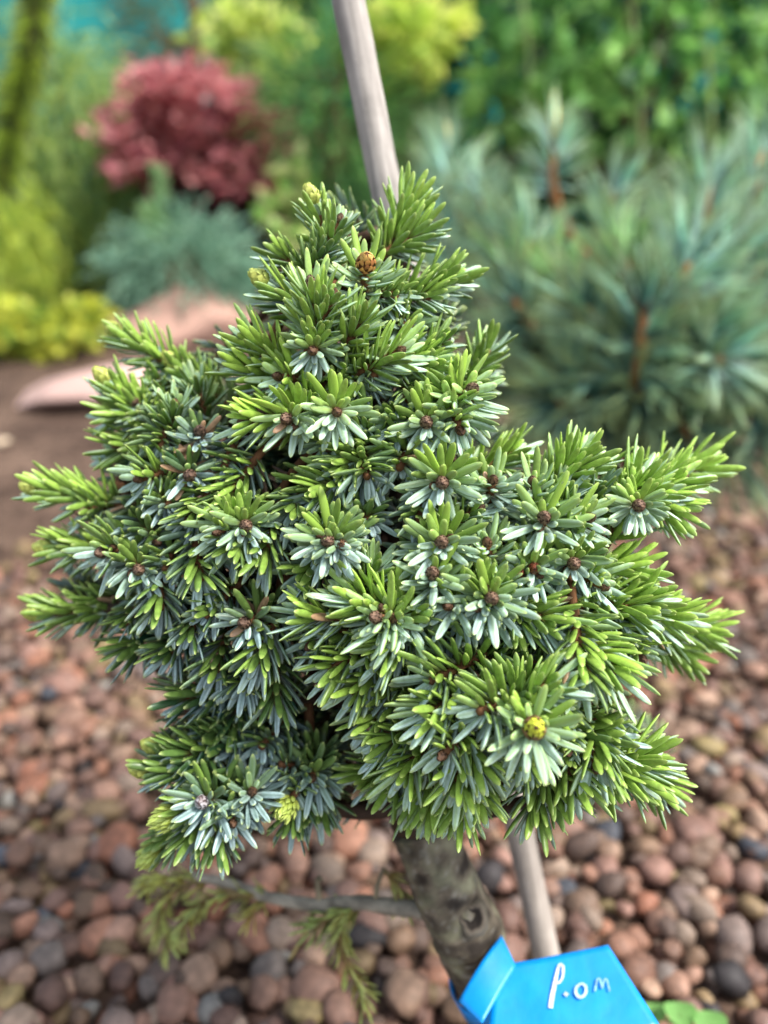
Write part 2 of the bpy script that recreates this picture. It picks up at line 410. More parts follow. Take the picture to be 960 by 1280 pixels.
# lichen and dark patches have shapes of their own on the bark
tc_ = np.zeros((len(trunk_v), 3))
for i, p in enumerate(trunk_v):
    n = mnoise.noise(Vector(p * 170)); n2 = mnoise.noise(Vector(p * 520 + np.array([5, 5, 5]))); n3 = mnoise.noise(Vector(p * 900))
    c = srgb(92, 84, 71) * (1 + .35 * n3)
    c = c + (srgb(116, 114, 92) - c) * min(1, max(0, n * 2.2))
    c = c + (srgb(126, 122, 110) - c) * min(.8, max(0, (n2 - .2) * 2.5))
    c = c + (srgb(50, 44, 38) - c) * min(1, max(0, (-n - .2) * 3))
    tc_[i] = c
mb.c = [tc_]
trunk = part('trunk', mb, M_trunk, tree)
# knot (pruned stub) facing the viewer
mb = MB()
k0 = at(592, 1148, .2245); kd = nrm(CAM - k0 + np.array([.02, 0, -.02]))
ku, kw = frame_for(kd)
ringv, ringc = [], []
for j, (rr, h) in enumerate(((.0062, -.0026), (.0050, -.0002), (.0038, .0004), (.0028, -.0002), (.0014, -.0010))):
    for k in range(14):
        a = 2 * math.pi * k / 14
        q = 1 + .5 * mnoise.noise(Vector((math.cos(a) * 1.5, math.sin(a) * 1.5, 4)))
        ringv.append(k0 + (ku * math.cos(a) * .82 + kw * math.sin(a)) * rr * q + kd * h)
        ringc.append(srgb(96, 90, 78) if j < 2 else srgb(92, 84, 74) if j == 2 else srgb(40, 35, 31))
mb.add(ringv, [[j * 14 + k, j * 14 + (k + 1) % 14, (j + 1) * 14 + (k + 1) % 14, (j + 1) * 14 + k] for j in range(4) for k in range(14)], [[56, 56 + k, 56 + k + 1] for k in range(1, 13)], ringc)
o = part('knot', mb, M_trunk, tree)
mb = MB(); tube(mb, leader, np.linspace(.0095, .002, 40), 12, srgb(64, 52, 42), bump=.08, seed=5)
part('leader', mb, M_wood, tree)

attach = [leader[i] for i in range(4, 40)]
BR = [(150, 600, 30), (150, 690, 20), (130, 760, 16), (210, 500, 26), (235, 960, 4), (340, 990, 2), (665, 900, 8), (560, 940, 4), (790, 950, 4), (830, 620, 18), (830, 770, 12), (690, 660, 18), (590, 755, 14),
      (440, 780, 14), (580, 510, 26), (420, 540, 26), (300, 660, 20), (330, 450, 30), (240, 840, 10), (510, 330, 34), (700, 990, 2)]
for (bx, by, li) in BR:
    e = at(bx, by, front(bx, by) + .017); s = leader[li]
    m1 = s * .55 + e * .45 + np.array([0, 0, -.006])
    pts = curve_pts([s, m1, e], 14)
    mb = MB(); tube(mb, pts, np.linspace(.0034, .0014, 14), 8, srgb(62, 48, 38), bump=.1)
    part('branch', mb, M_wood, tree)
    attach += [pts[i] for i in range(3, 14)]
attach = np.array(attach)

# needles -------------------------------------------------------------
RING_T = np.array([0, .07, .3, .62, .86, .96, 1.0]); RING_S = np.array([.42, .58, .94, 1.0, .80, .46, .06])
KS = 8
BROWN = srgb(120, 82, 44)
def needle_cols(tone, pale, jit, dead=None):
    """abaxial green, margin, midrib and pale stomatal band of N needles"""
    tone = np.asarray(tone)[:, None]; pale = np.asarray(pale)[:, None]; jit = np.asarray(jit)[:, None]
    old_shaded, young = srgb(22, 64, 44), srgb(166, 202, 84)  # dark end: older needles, plus shade put into lower-left and inner shoots
    g = (old_shaded * (1 - tone) + young * tone) * jit
    band = srgb(200, 230, 230) * (1 - .35 * tone) + srgb(198, 222, 150) * .35 * tone
    band = band * jit
    b = g * (1 - pale) + band * pale
    mid = g * .6 + b * .4
    mar = g * .75 + b * .25
    return g, mar, mid, b
def needle_geo(base, nd, na, ln, wd, th, cv, cols, K=8, rt=RING_T, rs=RING_S, dead=None):
    N = len(base); J = len(rt)
    side = np.cross(nd, na)
    t = rt[None, :, None]
    ctr = base[:, None, :] + nd[:, None, :] * ln[:, None, None] * t + na[:, None, :] * (cv * ln)[:, None, None] * t * t
    a = 2 * math.pi * np.arange(K) / K
    sq = lambda q: np.sign(q) * np.abs(q) ** 0.8
    ca, sa = sq(np.cos(a)), sq(np.sin(a))
    off = side[:, None, None, :] * (wd / 2)[:, None, None, None] * ca[None, None, :, None] + na[:, None, None, :] * (th / 2)[:, None, None, None] * sa[None, None, :, None]
    V = ctr[:, :, None, :] + off * rs[None, :, None, None]
    g, mar, mid, b = cols
    kc = []
    for k in range(K):
        ang = math.degrees(a[k])
        kc.append(mid if abs(ang - 90) < 1 else b if 20 < ang < 160 else mar if (ang < 1 or abs(ang - 180) < 1) else g)
    kc = np.stack(kc, 1)                                        # N,K,3
    Cc = np.repeat(kc[:, None], J, 1).copy()
    Cc[:, 0] = BROWN; Cc[:, 1] = Cc[:, 1] * .6 + BROWN * .4
    tipc = g * .35 + srgb(206, 220, 132) * .65
    Cc[:, -1] = tipc[:, None]; Cc[:, -2] = Cc[:, -2] * .55 + tipc[:, None] * .45
    if dead is not None: Cc[dead] = srgb(168, 136, 104)
    f = np.array([[j * K + k, j * K + (k + 1) % K, (j + 1) * K + (k + 1) % K, (j + 1) * K + k] for j in range(J - 1) for k in range(K)])
    F = (f[None] + (np.arange(N) * J * K)[:, None, None]).reshape(-1, 4)
    return V.reshape(-1, 3), F, Cc.reshape(-1, 3)

WUP = np.array([0, 0, 1.0])
def needle_set(T, D, L, n, size, tone, rosette, sparse=1.0):
    """needles spiralled round the stem from T-D*L to T"""
    u, w = frame_for(D)
    s = np.sort(1 - np.abs(rng.normal(0, .42, n))); s = np.clip(s, 0, 1)
    s = np.linspace(0, 1, n) ** .8 * .97 + rng.uniform(-.02, .02, n); s = np.clip(s, 0, 1)
    ph = np.arange(n) * 2.39996 + rng.uniform(-.25, .25, n) + rng.uniform(0, 6)
    Rr = u[None] * np.cos(ph)[:, None] + w[None] * np.sin(ph)[:, None]
    upness = Rr @ WUP
    a0, a1 = (84, 44) if rosette else (64, 28)
    al = np.radians(a0 + (a1 - a0) * s ** 1.3 + rng.normal(0, 6, n))
    nd = nrm(np.cos(al)[:, None] * D[None] + np.sin(al)[:, None] * Rr)
    nd = nrm(nd + rng.normal(0, .05, (n, 3)) + np.array([0, 0, .05]))
    na = nrm(D[None] - nd * (nd @ D)[:, None])
    tw = rng.normal(0, .3, n)[:, None]
    na = nrm(na + np.cross(nd, na) * tw)
    inner = s > (.86 if rosette else .93)
    ln = .0103 * size * rng.uniform(.82, 1.12, n) * np.where(inner, rng.uniform(.34, .62, n), 1.0)
    wd = .00188 * size ** .5 * rng.uniform(.88, 1.12, n); th = wd * rng.uniform(.34, .48, n)
    cv = rng.uniform(.0, .16, n)
    base = T[None] - D[None] * (L * (1 - s))[:, None] + Rr * .0009
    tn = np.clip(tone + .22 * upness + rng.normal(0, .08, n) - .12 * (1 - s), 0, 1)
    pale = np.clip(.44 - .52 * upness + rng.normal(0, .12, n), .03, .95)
    jit = rng.uniform(.78, 1.2, n)
    return dict(base=base, nd=nd, na=na, ln=ln, wd=wd, th=th, cv=cv, tone=tn, pale=pale, jit=jit)

def sub(ns, m): return {k: v[m] for k, v in ns.items()}
def add_needles(mb, ns, K=8, rt=RING_T, rs=RING_S, dead=None):
    if len(ns['base']) == 0: return
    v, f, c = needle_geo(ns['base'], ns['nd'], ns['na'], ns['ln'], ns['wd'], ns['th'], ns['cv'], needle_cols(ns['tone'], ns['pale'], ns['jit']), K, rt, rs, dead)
    mb.add(v, f, None, c)

def bud_mesh(kind):
    """ovoid bud with overlapping scales along +Z, length about 1"""
    mb = MB(); J, K = 9, 12
    cols = {'b': (srgb(112, 82, 60), srgb(78, 56, 42)), 'B': (srgb(132, 106, 88), srgb(84, 62, 50)), 'R': (srgb(124, 66, 44), srgb(84, 46, 34)), 'O': (srgb(196, 140, 74), srgb(136, 84, 46)),
            'G': (srgb(140, 104, 74), srgb(110, 78, 56)), 'W': (srgb(190, 186, 190), srgb(110, 92, 92)), 'D': (srgb(120, 96, 80), srgb(80, 60, 50)), 'Y': (srgb(190, 202, 104), srgb(170, 176, 84))}[kind]
    V, cc = [], []
    rad = lambda t: .36 * math.sin(math.pi * min(1, (.16 + .84 * t)) ** .85) + .01
    for j in range(J):
        t = j / (J - 1)
        for k in range(K):
            a = 2 * math.pi * k / K
            V.append((rad(t) * math.cos(a), rad(t) * math.sin(a), t - .12)); cc.append(cols[1] * (1 if kind == 'Y' else .6))
    Q = [[j * K + k, j * K + (k + 1) % K, (j + 1) * K + (k + 1) % K, (j + 1) * K + k] for j in range(J - 1) for k in range(K)]
    mb.add(V, Q, [[(J - 1) * K, (J - 1) * K + k, (J - 1) * K + k + 1] for k in range(1, K - 1)], cc)
    for j in range(34):
        t = .02 + .80 * (j / 33) ** .9; a = j * 2.39996 + rng.uniform(-.2, .2)
        e = np.array([math.cos(a), math.sin(a), 0]); tt = min(1, t + .30)
        p0 = e * rad(t) * .98 + np.array([0, 0, t - .12]); p1 = e * (rad(tt) + .055) + np.array([0, 0, tt - .12 + rng.uniform(-.03, .05)])
        sd = np.array([-e[1], e[0], 0]) * rng.uniform(.13, .19) * (1.1 - .5 * t); pm = (p0 + p1) / 2 + e * .07
        q = rng.random(); c = cols[0] * q + cols[1] * (1 - q)
        if kind == 'G' and t > .42: c = srgb(206, 214, 70) * rng.uniform(.7, 1)
        if kind == 'O' and t > .6: c = srgb(222, 178, 100) * rng.uniform(.7, 1)
        mb.add([p0 - sd * .8, p0 + sd * .8, pm + sd, p1, pm - sd, pm + e * .02], None, [[0, 1, 5], [1, 2, 5], [2, 3, 5], [3, 4, 5], [4, 0, 5]], [c * .8, c * .8, c, c * 1.25, c, c * 1.05])
    return mb.mesh('bud', M_bud)
def tuft_mesh():
    """bursting bud: a tight brush of tiny fresh yellow-green needles along +Z"""
    mb = MB(); n = 34
    ph = np.arange(n) * 2.4; s = np.linspace(0, 1, n)
    al = np.radians(50 - 42 * s)
    nd = np.stack([np.sin(al) * np.cos(ph), np.sin(al) * np.sin(ph), np.cos(al)], 1)
    na = nrm(np.array([0, 0, 1.0]) - nd * nd[:, 2:3])
    ns = dict(base=np.stack([.12 * np.cos(ph), .12 * np.sin(ph), s * .35], 1), nd=nd, na=na, ln=np.full(n, .62) * rng.uniform(.8, 1.1, n), wd=np.full(n, .2), th=np.full(n, .13), cv=np.full(n, .3),
              tone=np.ones(n), pale=np.full(n, .5), jit=rng.uniform(.9, 1.1, n))
    v, f, c = needle_geo(ns['base'], nd, na, ns['ln'], ns['wd'], ns['th'], ns['cv'], [np.tile(srgb(*q), (n, 1)) * ns['jit'][:, None] for q in ((160, 184, 62), (180, 198, 84), (190, 206, 104), (196, 210, 116))], 6,
                         np.array([0, .3, .75, 1]), np.array([.7, 1, .8, .1]))
    mb.add(v, f, None, c)
    return mb.mesh('bud', M_needle)
BUD = {k: bud_mesh(k) for k in 'bBROGWDY'}
BUD['N'] = tuft_mesh()
BSIZE = {'b': .0027, 'B': .0035, 'R': .0031, 'O': .0056, 'G': .0056, 'W': .0040, 'D': .0036, 'Y': .0054, 'N': .0085}
def put_bud(kind, pos, D, parent, pw, s=1.0):
    o = link('bud', BUD[kind], parent, pos - pw)
    o.rotation_euler = Vector(D).to_track_quat('Z', 'Y').to_euler()
    k = BSIZE[kind] * s
    o.scale = (k, k, k)
    return o

def twig_pts(T, D, L, n=12):
    b = T - D * L
    dd = np.linalg.norm(attach - b, axis=1) + 1.5 * np.maximum(0, (attach - b) @ D)
    A = attach[int(np.argmin(dd))]
    c = b - D * min(.009, np.linalg.norm(A - b) * .35)
    t = np.linspace(0, 1, 8)[:, None]
    back = A * (1 - t) ** 2 + 2 * c * t * (1 - t) + b * t * t
    stem = b + (T - b) * np.linspace(0, 1, 5)[1:, None]
    return np.concatenate([back, stem])

SIL = [(395, 255), (340, 340), (290, 430), (200, 455), (160, 490), (150, 570), (90, 630), (95, 750), (190, 830), (215, 950), (215, 1020), (300, 1030), (420, 985), (560, 985), (680, 975), (800, 960), (790, 860),
       (850, 790), (760, 710), (840, 610), (720, 600), (640, 580), (610, 490), (550, 370), (500, 270)]
def inside(x, y, poly):
    c = False; j = len(poly) - 1
    for i in range(len(poly)):
        xi, yi = poly[i]; xj, yj = poly[j]
        if (yi > y) != (yj > y) and x < (xj - xi) * (y - yi) / (yj - yi) + xi: c = not c
        j = i
    return c
# further small shoots between the listed ones
xr = np.random.default_rng(77); k = 0
for _ in range(4000):
    x, y = xr.uniform(90, 860), xr.uniform(300, 1010)
    if k >= 46: break
    if not inside(x, y, SIL) or math.hypot((x - 395) / 62, (y - 905) / 52) < 1 or math.hypot((x - 335) / 55, (y - 572) / 36) < 1 or math.hypot((x - 597) / 40, (y - 835) / 25) < 1: continue
    if min(math.hypot(x - r[0], y - r[1]) for r in SH) < 30: continue
    near = sorted(SH, key=lambda r: math.hypot(x - r[0], y - r[1]))[:3]
    SH.append((x, y, np.mean([r[2] for r in near]) + xr.normal(0, .3), np.mean([r[3] for r in near]) + xr.normal(.1, .3), xr.uniform(.35, .75), xr.uniform(.7, .95), min(.9, np.mean([r[6] for r in near]) * xr.uniform(.6, 1)), 'b' if xr.random() < .3 else 'n', xr.uniform(.005, .010))); k += 1
cand, shoots = [], []
for row in SH:
    x, y, dx, dy, t, size, tone, bud, dd = row
    d = front(x, y) + dd
    T = at(x, y, d); D = direction(T, dx, dy, t)
    ros = t >= .6
    if bud in 'YN': T = T - D * .005
    L = .019 * size
    n = int((54 if ros else 54) * (.75 if bud == 'D' else 1) * (.8 if size < .8 else 1))
    ns = needle_set(T, D, L, n, size, tone, ros)
    base = T - D * L
    pts = twig_pts(T, D, L)
    mb = MB(); tube(mb, pts, np.concatenate([np.linspace(.0016, .0011, 8), np.linspace(.0011, .0009, 4)]), 7, srgb(118, 82, 54), bump=.12)
    sh = link('shoot', mb.mesh('shoot', M_wood, base), tree, base - TREE_BASE)
    shoots.append((sh, base, ns, bud, row))
    if bud != 'n':
        o = put_bud(bud, T + D * (.0035 if bud == 'Y' else .002 if bud == 'N' else 0), D, sh, base)
        if bud in 'BR' and size > .85:
            u, w = frame_for(D); sd_ = nrm(u * rng.normal() + w * rng.normal())
            put_bud('b', T - D * .0016 + sd_ * .0019, nrm(D + sd_ * .8), sh, base, .8)
    # candidates for single needles: near rosettes turned to the viewer
    if t >= .8 and bud != 'D':
        mid = ns['base'] + ns['nd'] * ns['ln'][:, None] * .5
        ray = nrm(mid - CAM)
        across = np.sqrt(np.clip(1 - (ns['nd'] * ray).sum(1) ** 2, 0, 1))
        vis = (np.arange(n) > n * .42)
        sc = ns['ln'] * across / d * vis
        for k in range(n): cand.append((sc[k], len(shoots) - 1, k))
cand.sort(reverse=True)
single = {}
for sc, si, k in cand[:300]: single.setdefault(si, set()).add(k)
NMESH = {}
def single_mesh(tone, pale, cv):
    key = (round(tone * 4), round(pale * 5), int(cv > .08))
    if key not in NMESH:
        mb = MB(); o1 = np.ones(1)
        v, f, c = needle_geo(np.zeros((1, 3)), np.array([[0, 0, 1.0]]), np.array([[0, 1.0, 0]]), o1, o1 * .19, o1 * .078, o1 * (.04 + .08 * key[2]), needle_cols(o1 * key[0] / 4, o1 * key[1] / 5, o1))
        mb.add(v, f, None, c); NMESH[key] = mb.mesh('needle', M_needle)
    return NMESH[key]
for si, (sh, base, ns, bud, row) in enumerate(shoots):
    n = len(ns['base']); m = np.ones(n, bool)
    for k in single.get(si, ()):
        m[k] = False
        z, yv = ns['nd'][k], ns['na'][k]; xv = np.cross(yv, z)
        o = link('needle', single_mesh(ns['tone'][k], ns['pale'][k], ns['cv'][k]), sh)
        l = ns['ln'][k]; wq = ns['wd'][k] / .19
        mw = Matrix(np.stack([xv * wq, yv * wq, z * l], 1).tolist()).to_4x4()
        mw.translation = Vector(ns['base'][k] - base)
        o.matrix_local = mw
    mb = MB()
    rest = sub(ns, m)
    dead = (rng.random(m.sum()) < (.16 if bud == 'D' else .004))
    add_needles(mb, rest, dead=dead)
    o = link('needle_spray', mb.mesh('needle_spray', M_needle, base), sh); o['kind'] = 'stuff'

# inner and rear shoots: templates shared by many copies
TEMPL = []
Z0 = np.zeros(3)
for k in range(10):
    ns = needle_set(Z0, np.array([0, 0, 1.0]), .022, 54, 1.0, .05 + .2 * rng.random(), False)  # dark tones: the crown's inner shade is put into the needle colour
    ns['pale'] = np.clip(rng.normal(.4, .2, 54), .05, .9)
    a = MB(); add_needles(a, ns, 6, np.array([0, .25, .65, .92, 1]), np.array([.5, .9, 1, .7, .08]), dead=rng.random(54) < .015)
    TEMPL.append(a.mesh('needle_spray', M_needle))
axis_pt = lambda y: leader[int(np.clip((1030 - y) / 730 * 39, 0, 39))]
def fill_shoot(x, y, d, out):
    T = at(x, y, d)
    A = axis_pt(y + 40)
    D = nrm(nrm(T - A) * .7 + out + rng.normal(0, .35, 3) + np.array([0, 0, -.05]))
    L = .022; base = T - D * L
    pts = twig_pts(T, D, L)
    mb = MB(); tube(mb, pts, np.concatenate([np.linspace(.0016, .0011, 8), np.linspace(.0011, .0008, 4)]), 5, srgb(74, 54, 40))
    sh = link('shoot', mb.mesh('shoot', M_wood, base), tree, base - TREE_BASE)
    o = link('needle_spray', TEMPL[rng.integers(len(TEMPL))], sh, T - base); o['kind'] = 'stuff'
    q = Vector(D).to_track_quat('Z', 'Y'); q = q @ Matrix.Rotation(rng.uniform(0, 6.28), 3, 'Z').to_quaternion()
    o.rotation_euler = q.to_euler(); s = rng.uniform(.9, 1.1); o.scale = (s, s, s)
n_in = 0
while n_in < 80:
    x, y = rng.uniform(70, 880), rng.uniform(250, 1030)
    if not inside(x, y, SIL): continue
    if math.hypot((x - 395) / 50, (y - 905) / 42) < 1 or math.hypot((x - 335) / 40, (y - 570) / 26) < 1: continue
    fill_shoot(x, y, front(x, y) + rng.uniform(.020, .040), direction(at(x, y, .2), 0, .25, .55) * .8); n_in += 1
n_bk = 0
while n_bk < 44:
    x, y = rng.uniform(110, 850), rng.uniform(300, 990)
    if not inside(x, y, SIL): continue
    fr = front(x, y); fill_shoot(x, y, .238 + (.216 - fr) * 1.0 + rng.uniform(0, .012), direction(at(x, y, .2), 0, .1, -1) * .8); n_bk += 1

for (hx, hy, rx, ry, k_) in ((320, 580, 45, 30, 9), (395, 905, 50, 40, 9), (590, 840, 40, 30, 4), (300, 940, 60, 30, 4)):
    for _ in range(k_):
        fill_shoot(rng.normal(hx, rx * .6), rng.normal(hy, ry * .6), rng.uniform(.224, .246), direction(at(hx, hy, .2), 0, .2, .3) * .5)

# dead brown needles caught in the crown
mb = MB(); n = 11
bs = np.array([at(rng.normal(318, 22), rng.normal(583, 14), front(318, 583) + .017 + rng.uniform(0, .006)) for _ in range(n)])
nd = nrm(np.stack([rng.normal(.1, .5, n), rng.normal(-.3, .4, n), rng.normal(-.7, .35, n)], 1)); na = nrm(np.cross(nd, rng.normal(0, 1, (n, 3))))
o1 = np.ones(n)
dc = [np.tile(srgb(*q), (n, 1)) * rng.uniform(.7, 1.2, (n, 1)) for q in ((150, 122, 96), (142, 116, 92), (168, 138, 112), (160, 132, 108))]
v, f, c = needle_geo(bs, nd, na, o1 * .011, o1 * .0017, o1 * .0007, rng.uniform(-.2, .2, n), dc)
mb.add(v, f, None, c)
part('dead_needles', mb, M_needle, tree, 'stuff')

# thin lichened side branch low on the trunk, with two limp sprigs
bp = curve_pts([at(545, 1140, .234), at(500, 1134, .242), at(440, 1128, .25), at(390, 1131, .256), at(330, 1120, .262), at(285, 1104, .266), at(240, 1096, .268)], 30)
mb = MB(); tube(mb, bp, np.linspace(.0029, .0014, 30), 9, srgb(138, 132, 118), bump=.25, seed=8)
side_branch = part('side_branch', mb, M_trunk, tree)
def spur(a, b, r=.0009, col=srgb(128, 118, 96)):
    mb = MB(); tube(mb, curve_pts([a, (a + b) / 2 + rng.normal(0, .002, 3), b], 7), np.linspace(r * 1.3, r * .7, 7), 6, col)
    o = link('spur', mb.mesh('spur', M_trunk, TREE_BASE), side_branch); return o
spur(at(400, 1130, .255), at(403, 1100, .252)); spur(at(395, 1131, .255), at(362, 1200, .262), .0008, srgb(140, 128, 84)); spur(at(470, 1130, .246), at(480, 1085, .245))
def sprig(ctrl, n, ln, c1, c2, wd=.0011):
    pts = curve_pts(ctrl, 16)
    mb = MB(); tube(mb, pts, np.linspace(.0010, .0005, 16), 6, srgb(120, 104, 62))
    s = rng.uniform(0, 15, n); i = s.astype(int).clip(0, 14); fr = (s - i)[:, None]
    base = pts[i] * (1 - fr) + pts[i + 1] * fr; tg = nrm(pts[i + 1] - pts[i])
    rv = rng.normal(0, 1, (n, 3)); rv = nrm(rv - tg * (rv * tg).sum(1)[:, None])
    nd = nrm(tg * .75 + rv * .7 + np.array([0, 0, -.15])); na = nrm(tg - nd * (nd * tg).sum(1)[:, None])
    q = rng.random((n, 1)); col = (c1 * q + c2 * (1 - q)) * rng.uniform(.8, 1.2, (n, 1))
    v, f, c = needle_geo(base, nd, na, ln * rng.uniform(.7, 1.1, n), np.full(n, wd), np.full(n, wd * .5), rng.uniform(-.1, .15, n), [col, col, col, col * 1.15], 6, np.array([0, .4, .8, 1]), np.array([.6, 1, .8, .1]))
    mb.add(v, f, None, c)
    o = link('sprig', mb.mesh('sprig', M_needle, TREE_BASE), side_branch); return o
OL1, OL2 = srgb(146, 150, 54), srgb(96, 124, 50)
sprig([at(262, 1100, .267), at(222, 1110, .268), at(200, 1140, .27), at(212, 1185, .272)], 80, .010, OL1, OL2)
sprig([at(345, 1122, .262), at(285, 1118, .262), at(240, 1140, .263), at(225, 1172, .264)], 70, .008, OL1, OL2)
sprig([at(240, 1096, .268), at(200, 1098, .268), at(180, 1110, .27)], 40, .009, srgb(172, 180, 70), OL1)
sprig([at(450, 1130, .250), at(425, 1150, .25), at(430, 1195, .252), at(455, 1245, .254)], 95, .0095, OL1, OL2)
sprig([at(455, 1130, .250), at(420, 1142, .25), at(392, 1160, .251)], 60, .0085, srgb(80, 112, 48), OL2)
sprig([at(480, 1088, .245), at(492, 1100, .245), at(503, 1125, .245)], 26, .009, OL1, srgb(130, 120, 60))
sprig([at(330, 1120, .262), at(322, 1135, .262), at(310, 1148, .262)], 18, .008, srgb(170, 150, 60), OL1)

# ------------------------------------------------------------------ wooden stake
p1, p2 = at(433, 0, .232), at(682, 1200, .282)
sdv = nrm(p2 - p1)
k = (p2[2] + .03) / -sdv[2]
bot = p2 + sdv * k; top = p1 - sdv * .09
mb = MB()
pts = bot + (top - bot) * np.linspace(0, 1, 60)[:, None]
pts[:, 0] += .0006 * np.sin(np.linspace(0, 9, 60))
tube(mb, pts, .0050, 30, srgb(168, 148, 138), bump=.05, seed=2)
stake_v = np.concatenate(mb.v)
sc_ = np.array([srgb(158, 149, 140) * (1 + .6 * mnoise.noise(Vector((p[0] * 700 + p[2] * 146, p[1] * 700 - p[2] * 120, p[2] * 30))) + .25 * mnoise.noise(Vector(p * 400))) for p in stake_v])
zz = np.clip((stake_v[:, 2] - .20) / .1, 0, 1)[:, None]
mb.c = [sc_ * (1 - zz) + sc_ * np.array([.98, 1.02, 1.06]) * zz]
o = link('wooden_stake', mb.mesh('wooden_stake', M_stake, bot), None, bot)
tag(o, 'thin weathered wooden stake leaning behind the dwarf spruce', 'stake')

# ------------------------------------------------------------------ blue plastic tag with handwriting
def ray_plane(px, py, o, n):
    d = at(px, py, 1.0) - CAM
    return CAM + d * (np.dot(o - CAM, n) / np.dot(d, n))
q0, q1, q2 = at(625, 1207, .222), at(760, 1181, .224), at(822, 1276, .207)
pn = nrm(np.cross(q1 - q0, q2 - q0))
if np.dot(pn, CAM - q0) < 0: pn = -pn
PL = lambda px, py, h=0.0: ray_plane(px, py, q0, pn) + pn * h
lab_loc = PL(700, 1250)
label_root = thing('plant_tag', lab_loc, 'bright blue plastic plant tag with silver handwriting tied round the trunk', 'plant tag')
def sheet(mb, outline, h, thick, col, curl=None, nu=10, nv=8):
    """curved four-corner sheet (corners in order) of given thickness"""
    a, b, c, d = outline
    V = []
    for sgn in (1, 0):
        for i in range(nv + 1):
            for j in range(nu + 1):
                u, v = j / nu, i / nv
                p = (a * (1 - u) + b * u) * (1 - v) + (d * (1 - u) + c * u) * v
                p = p + pn * ((curl(u, v) if curl else 0) + h - (0 if sgn else thick)); V.append(p)
    W = nu + 1; Nn = W * (nv + 1)
    Q = []
    for i in range(nv):
        for j in range(nu):
            k = i * W + j
            Q.append([k, k + 1, k + W + 1, k + W]); Q.append([Nn + k, Nn + k + W, Nn + k + W + 1, Nn + k + 1])
    rim = [j for j in range(W)] + [i * W + nu for i in range(1, nv + 1)] + [nv * W + j for j in range(nu - 1, -1, -1)] + [i * W for i in range(nv - 1, 0, -1)]
    for i in range(len(rim)):
        e, f = rim[i], rim[(i + 1) % len(rim)]; Q.append([e, Nn + e, Nn + f, f])
    mb.add(V, Q, None, col)
BLUE = srgb(0, 134, 212)
curlf = lambda u, v: .0004 * math.exp(-((u - .22 - .35 * v) / .10) ** 2) + .0022 * max(0, .25 - u) ** 1.2 + .0018 * max(0, u - .82) * v
mb = MB(); sheet(mb, [PL(618, 1209), PL(760, 1181), PL(826, 1284), PL(606, 1345)], 0, .0004, BLUE, curlf, 22, 14)
panel = part('panel', mb, M_label, label_root)
mb = MB(); sheet(mb, [PL(627, 1171), PL(645, 1209), PL(603, 1285), PL(573, 1253)], .0009, .0004, BLUE, lambda u, v: .0022 * math.sin(math.pi * v) * (1 - u) + .002 * u * v, 8, 12)
part('strap_fold', mb, M_label, label_root)
# band round the trunk
mb = MB(); ctr = at(606, 1232, .243); ax = nrm(tp[22] - tp[17]); 
ii = int(np.argmin(np.linalg.norm(tp - ctr, axis=1))); ctr = tp[ii]; ax = nrm(tp[ii + 1] - tp[ii - 1])
u, w = frame_for(ax); V = []
K = 28
for j, h in enumerate((-.0055, .0055)):
    for k in range(K):
        a = 2 * math.pi * k / K
        V.append(ctr + (u * math.cos(a) + w * math.sin(a)) * (tr_r[ii] * 1.08 + .0010) + ax * (h + .0012 * math.sin(a * 2)))
for j, h in enumerate((-.0055, .0055)):
    for k in range(K):
        a = 2 * math.pi * k / K
        V.append(ctr + (u * math.cos(a) + w * math.sin(a)) * (tr_r[ii] * 1.08 + .0006) + ax * (h + .0012 * math.sin(a * 2)))
Q = [[k, (k + 1) % K, K + (k + 1) % K, K + k] for k in range(K)] + [[2 * K + k, 3 * K + k, 3 * K + (k + 1) % K, 2 * K + (k + 1) % K] for k in range(K)]
Q += [[k, 2 * K + k, 2 * K + (k + 1) % K, (k + 1) % K] for k in range(K)] + [[K + k, K + (k + 1) % K, 3 * K + (k + 1) % K, 3 * K + k] for k in range(K)]
mb.add(V, Q, None, BLUE)
part('strap', mb, M_label, label_root)
# silver strokes  "P. om"
def stroke(mb, pts, wpx, col, h=.0009):
    """a flat written line of width wpx (photo pixels) lying on the panel"""
    pts = np.array(pts, float)
    cp = curve_pts([np.array([*p, 0]) for p in pts], max(6, 5 * len(pts)))[:, :2]
    wv = np.interp(np.linspace(0, 1, len(cp)), np.linspace(0, 1, len(np.atleast_1d(wpx))), np.atleast_1d(wpx))
    tg = nrm(np.gradient(cp, axis=0)); no = np.stack([-tg[:, 1], tg[:, 0]], 1)
    V = []
    for i in range(len(cp)):
        for sgn in (-1, 1):
            q = cp[i] + no[i] * wv[i] / 2 * sgn
            V.append(PL(q[0], q[1], h))
    mb.add(V, [[2 * i, 2 * i + 1, 2 * i + 3, 2 * i + 2] for i in range(len(cp) - 1)], None, col)
SIL_, SIL2 = srgb(196, 208, 222), srgb(120, 168, 206)
mb = MB()
stroke(mb, [(688, 1262), (690.5, 1246), (694, 1228), (697.5, 1213), (700, 1207.5), (703.5, 1210), (703.5, 1221), (700, 1229), (693, 1232)], [6, 6, 4.6, 3.4, 3, 3.2, 3.4, 3, 2.4], SIL_)
part('handwritten_letter', mb, M_ink, label_root)
mb = MB(); stroke(mb, [(705.5, 1243), (709.5, 1246)], [4.6, 4.6], SIL_); part('handwritten_dot', mb, M_ink, label_root)
mb = MB(); stroke(mb, [(727, 1231), (720.5, 1236), (720, 1244), (725.5, 1248.5), (731.5, 1244), (732, 1235), (727, 1231)], [3.4, 3.8, 4.2, 3.6, 3.4], srgb(160, 190, 216)); part('handwritten_letter', mb, M_ink, label_root)
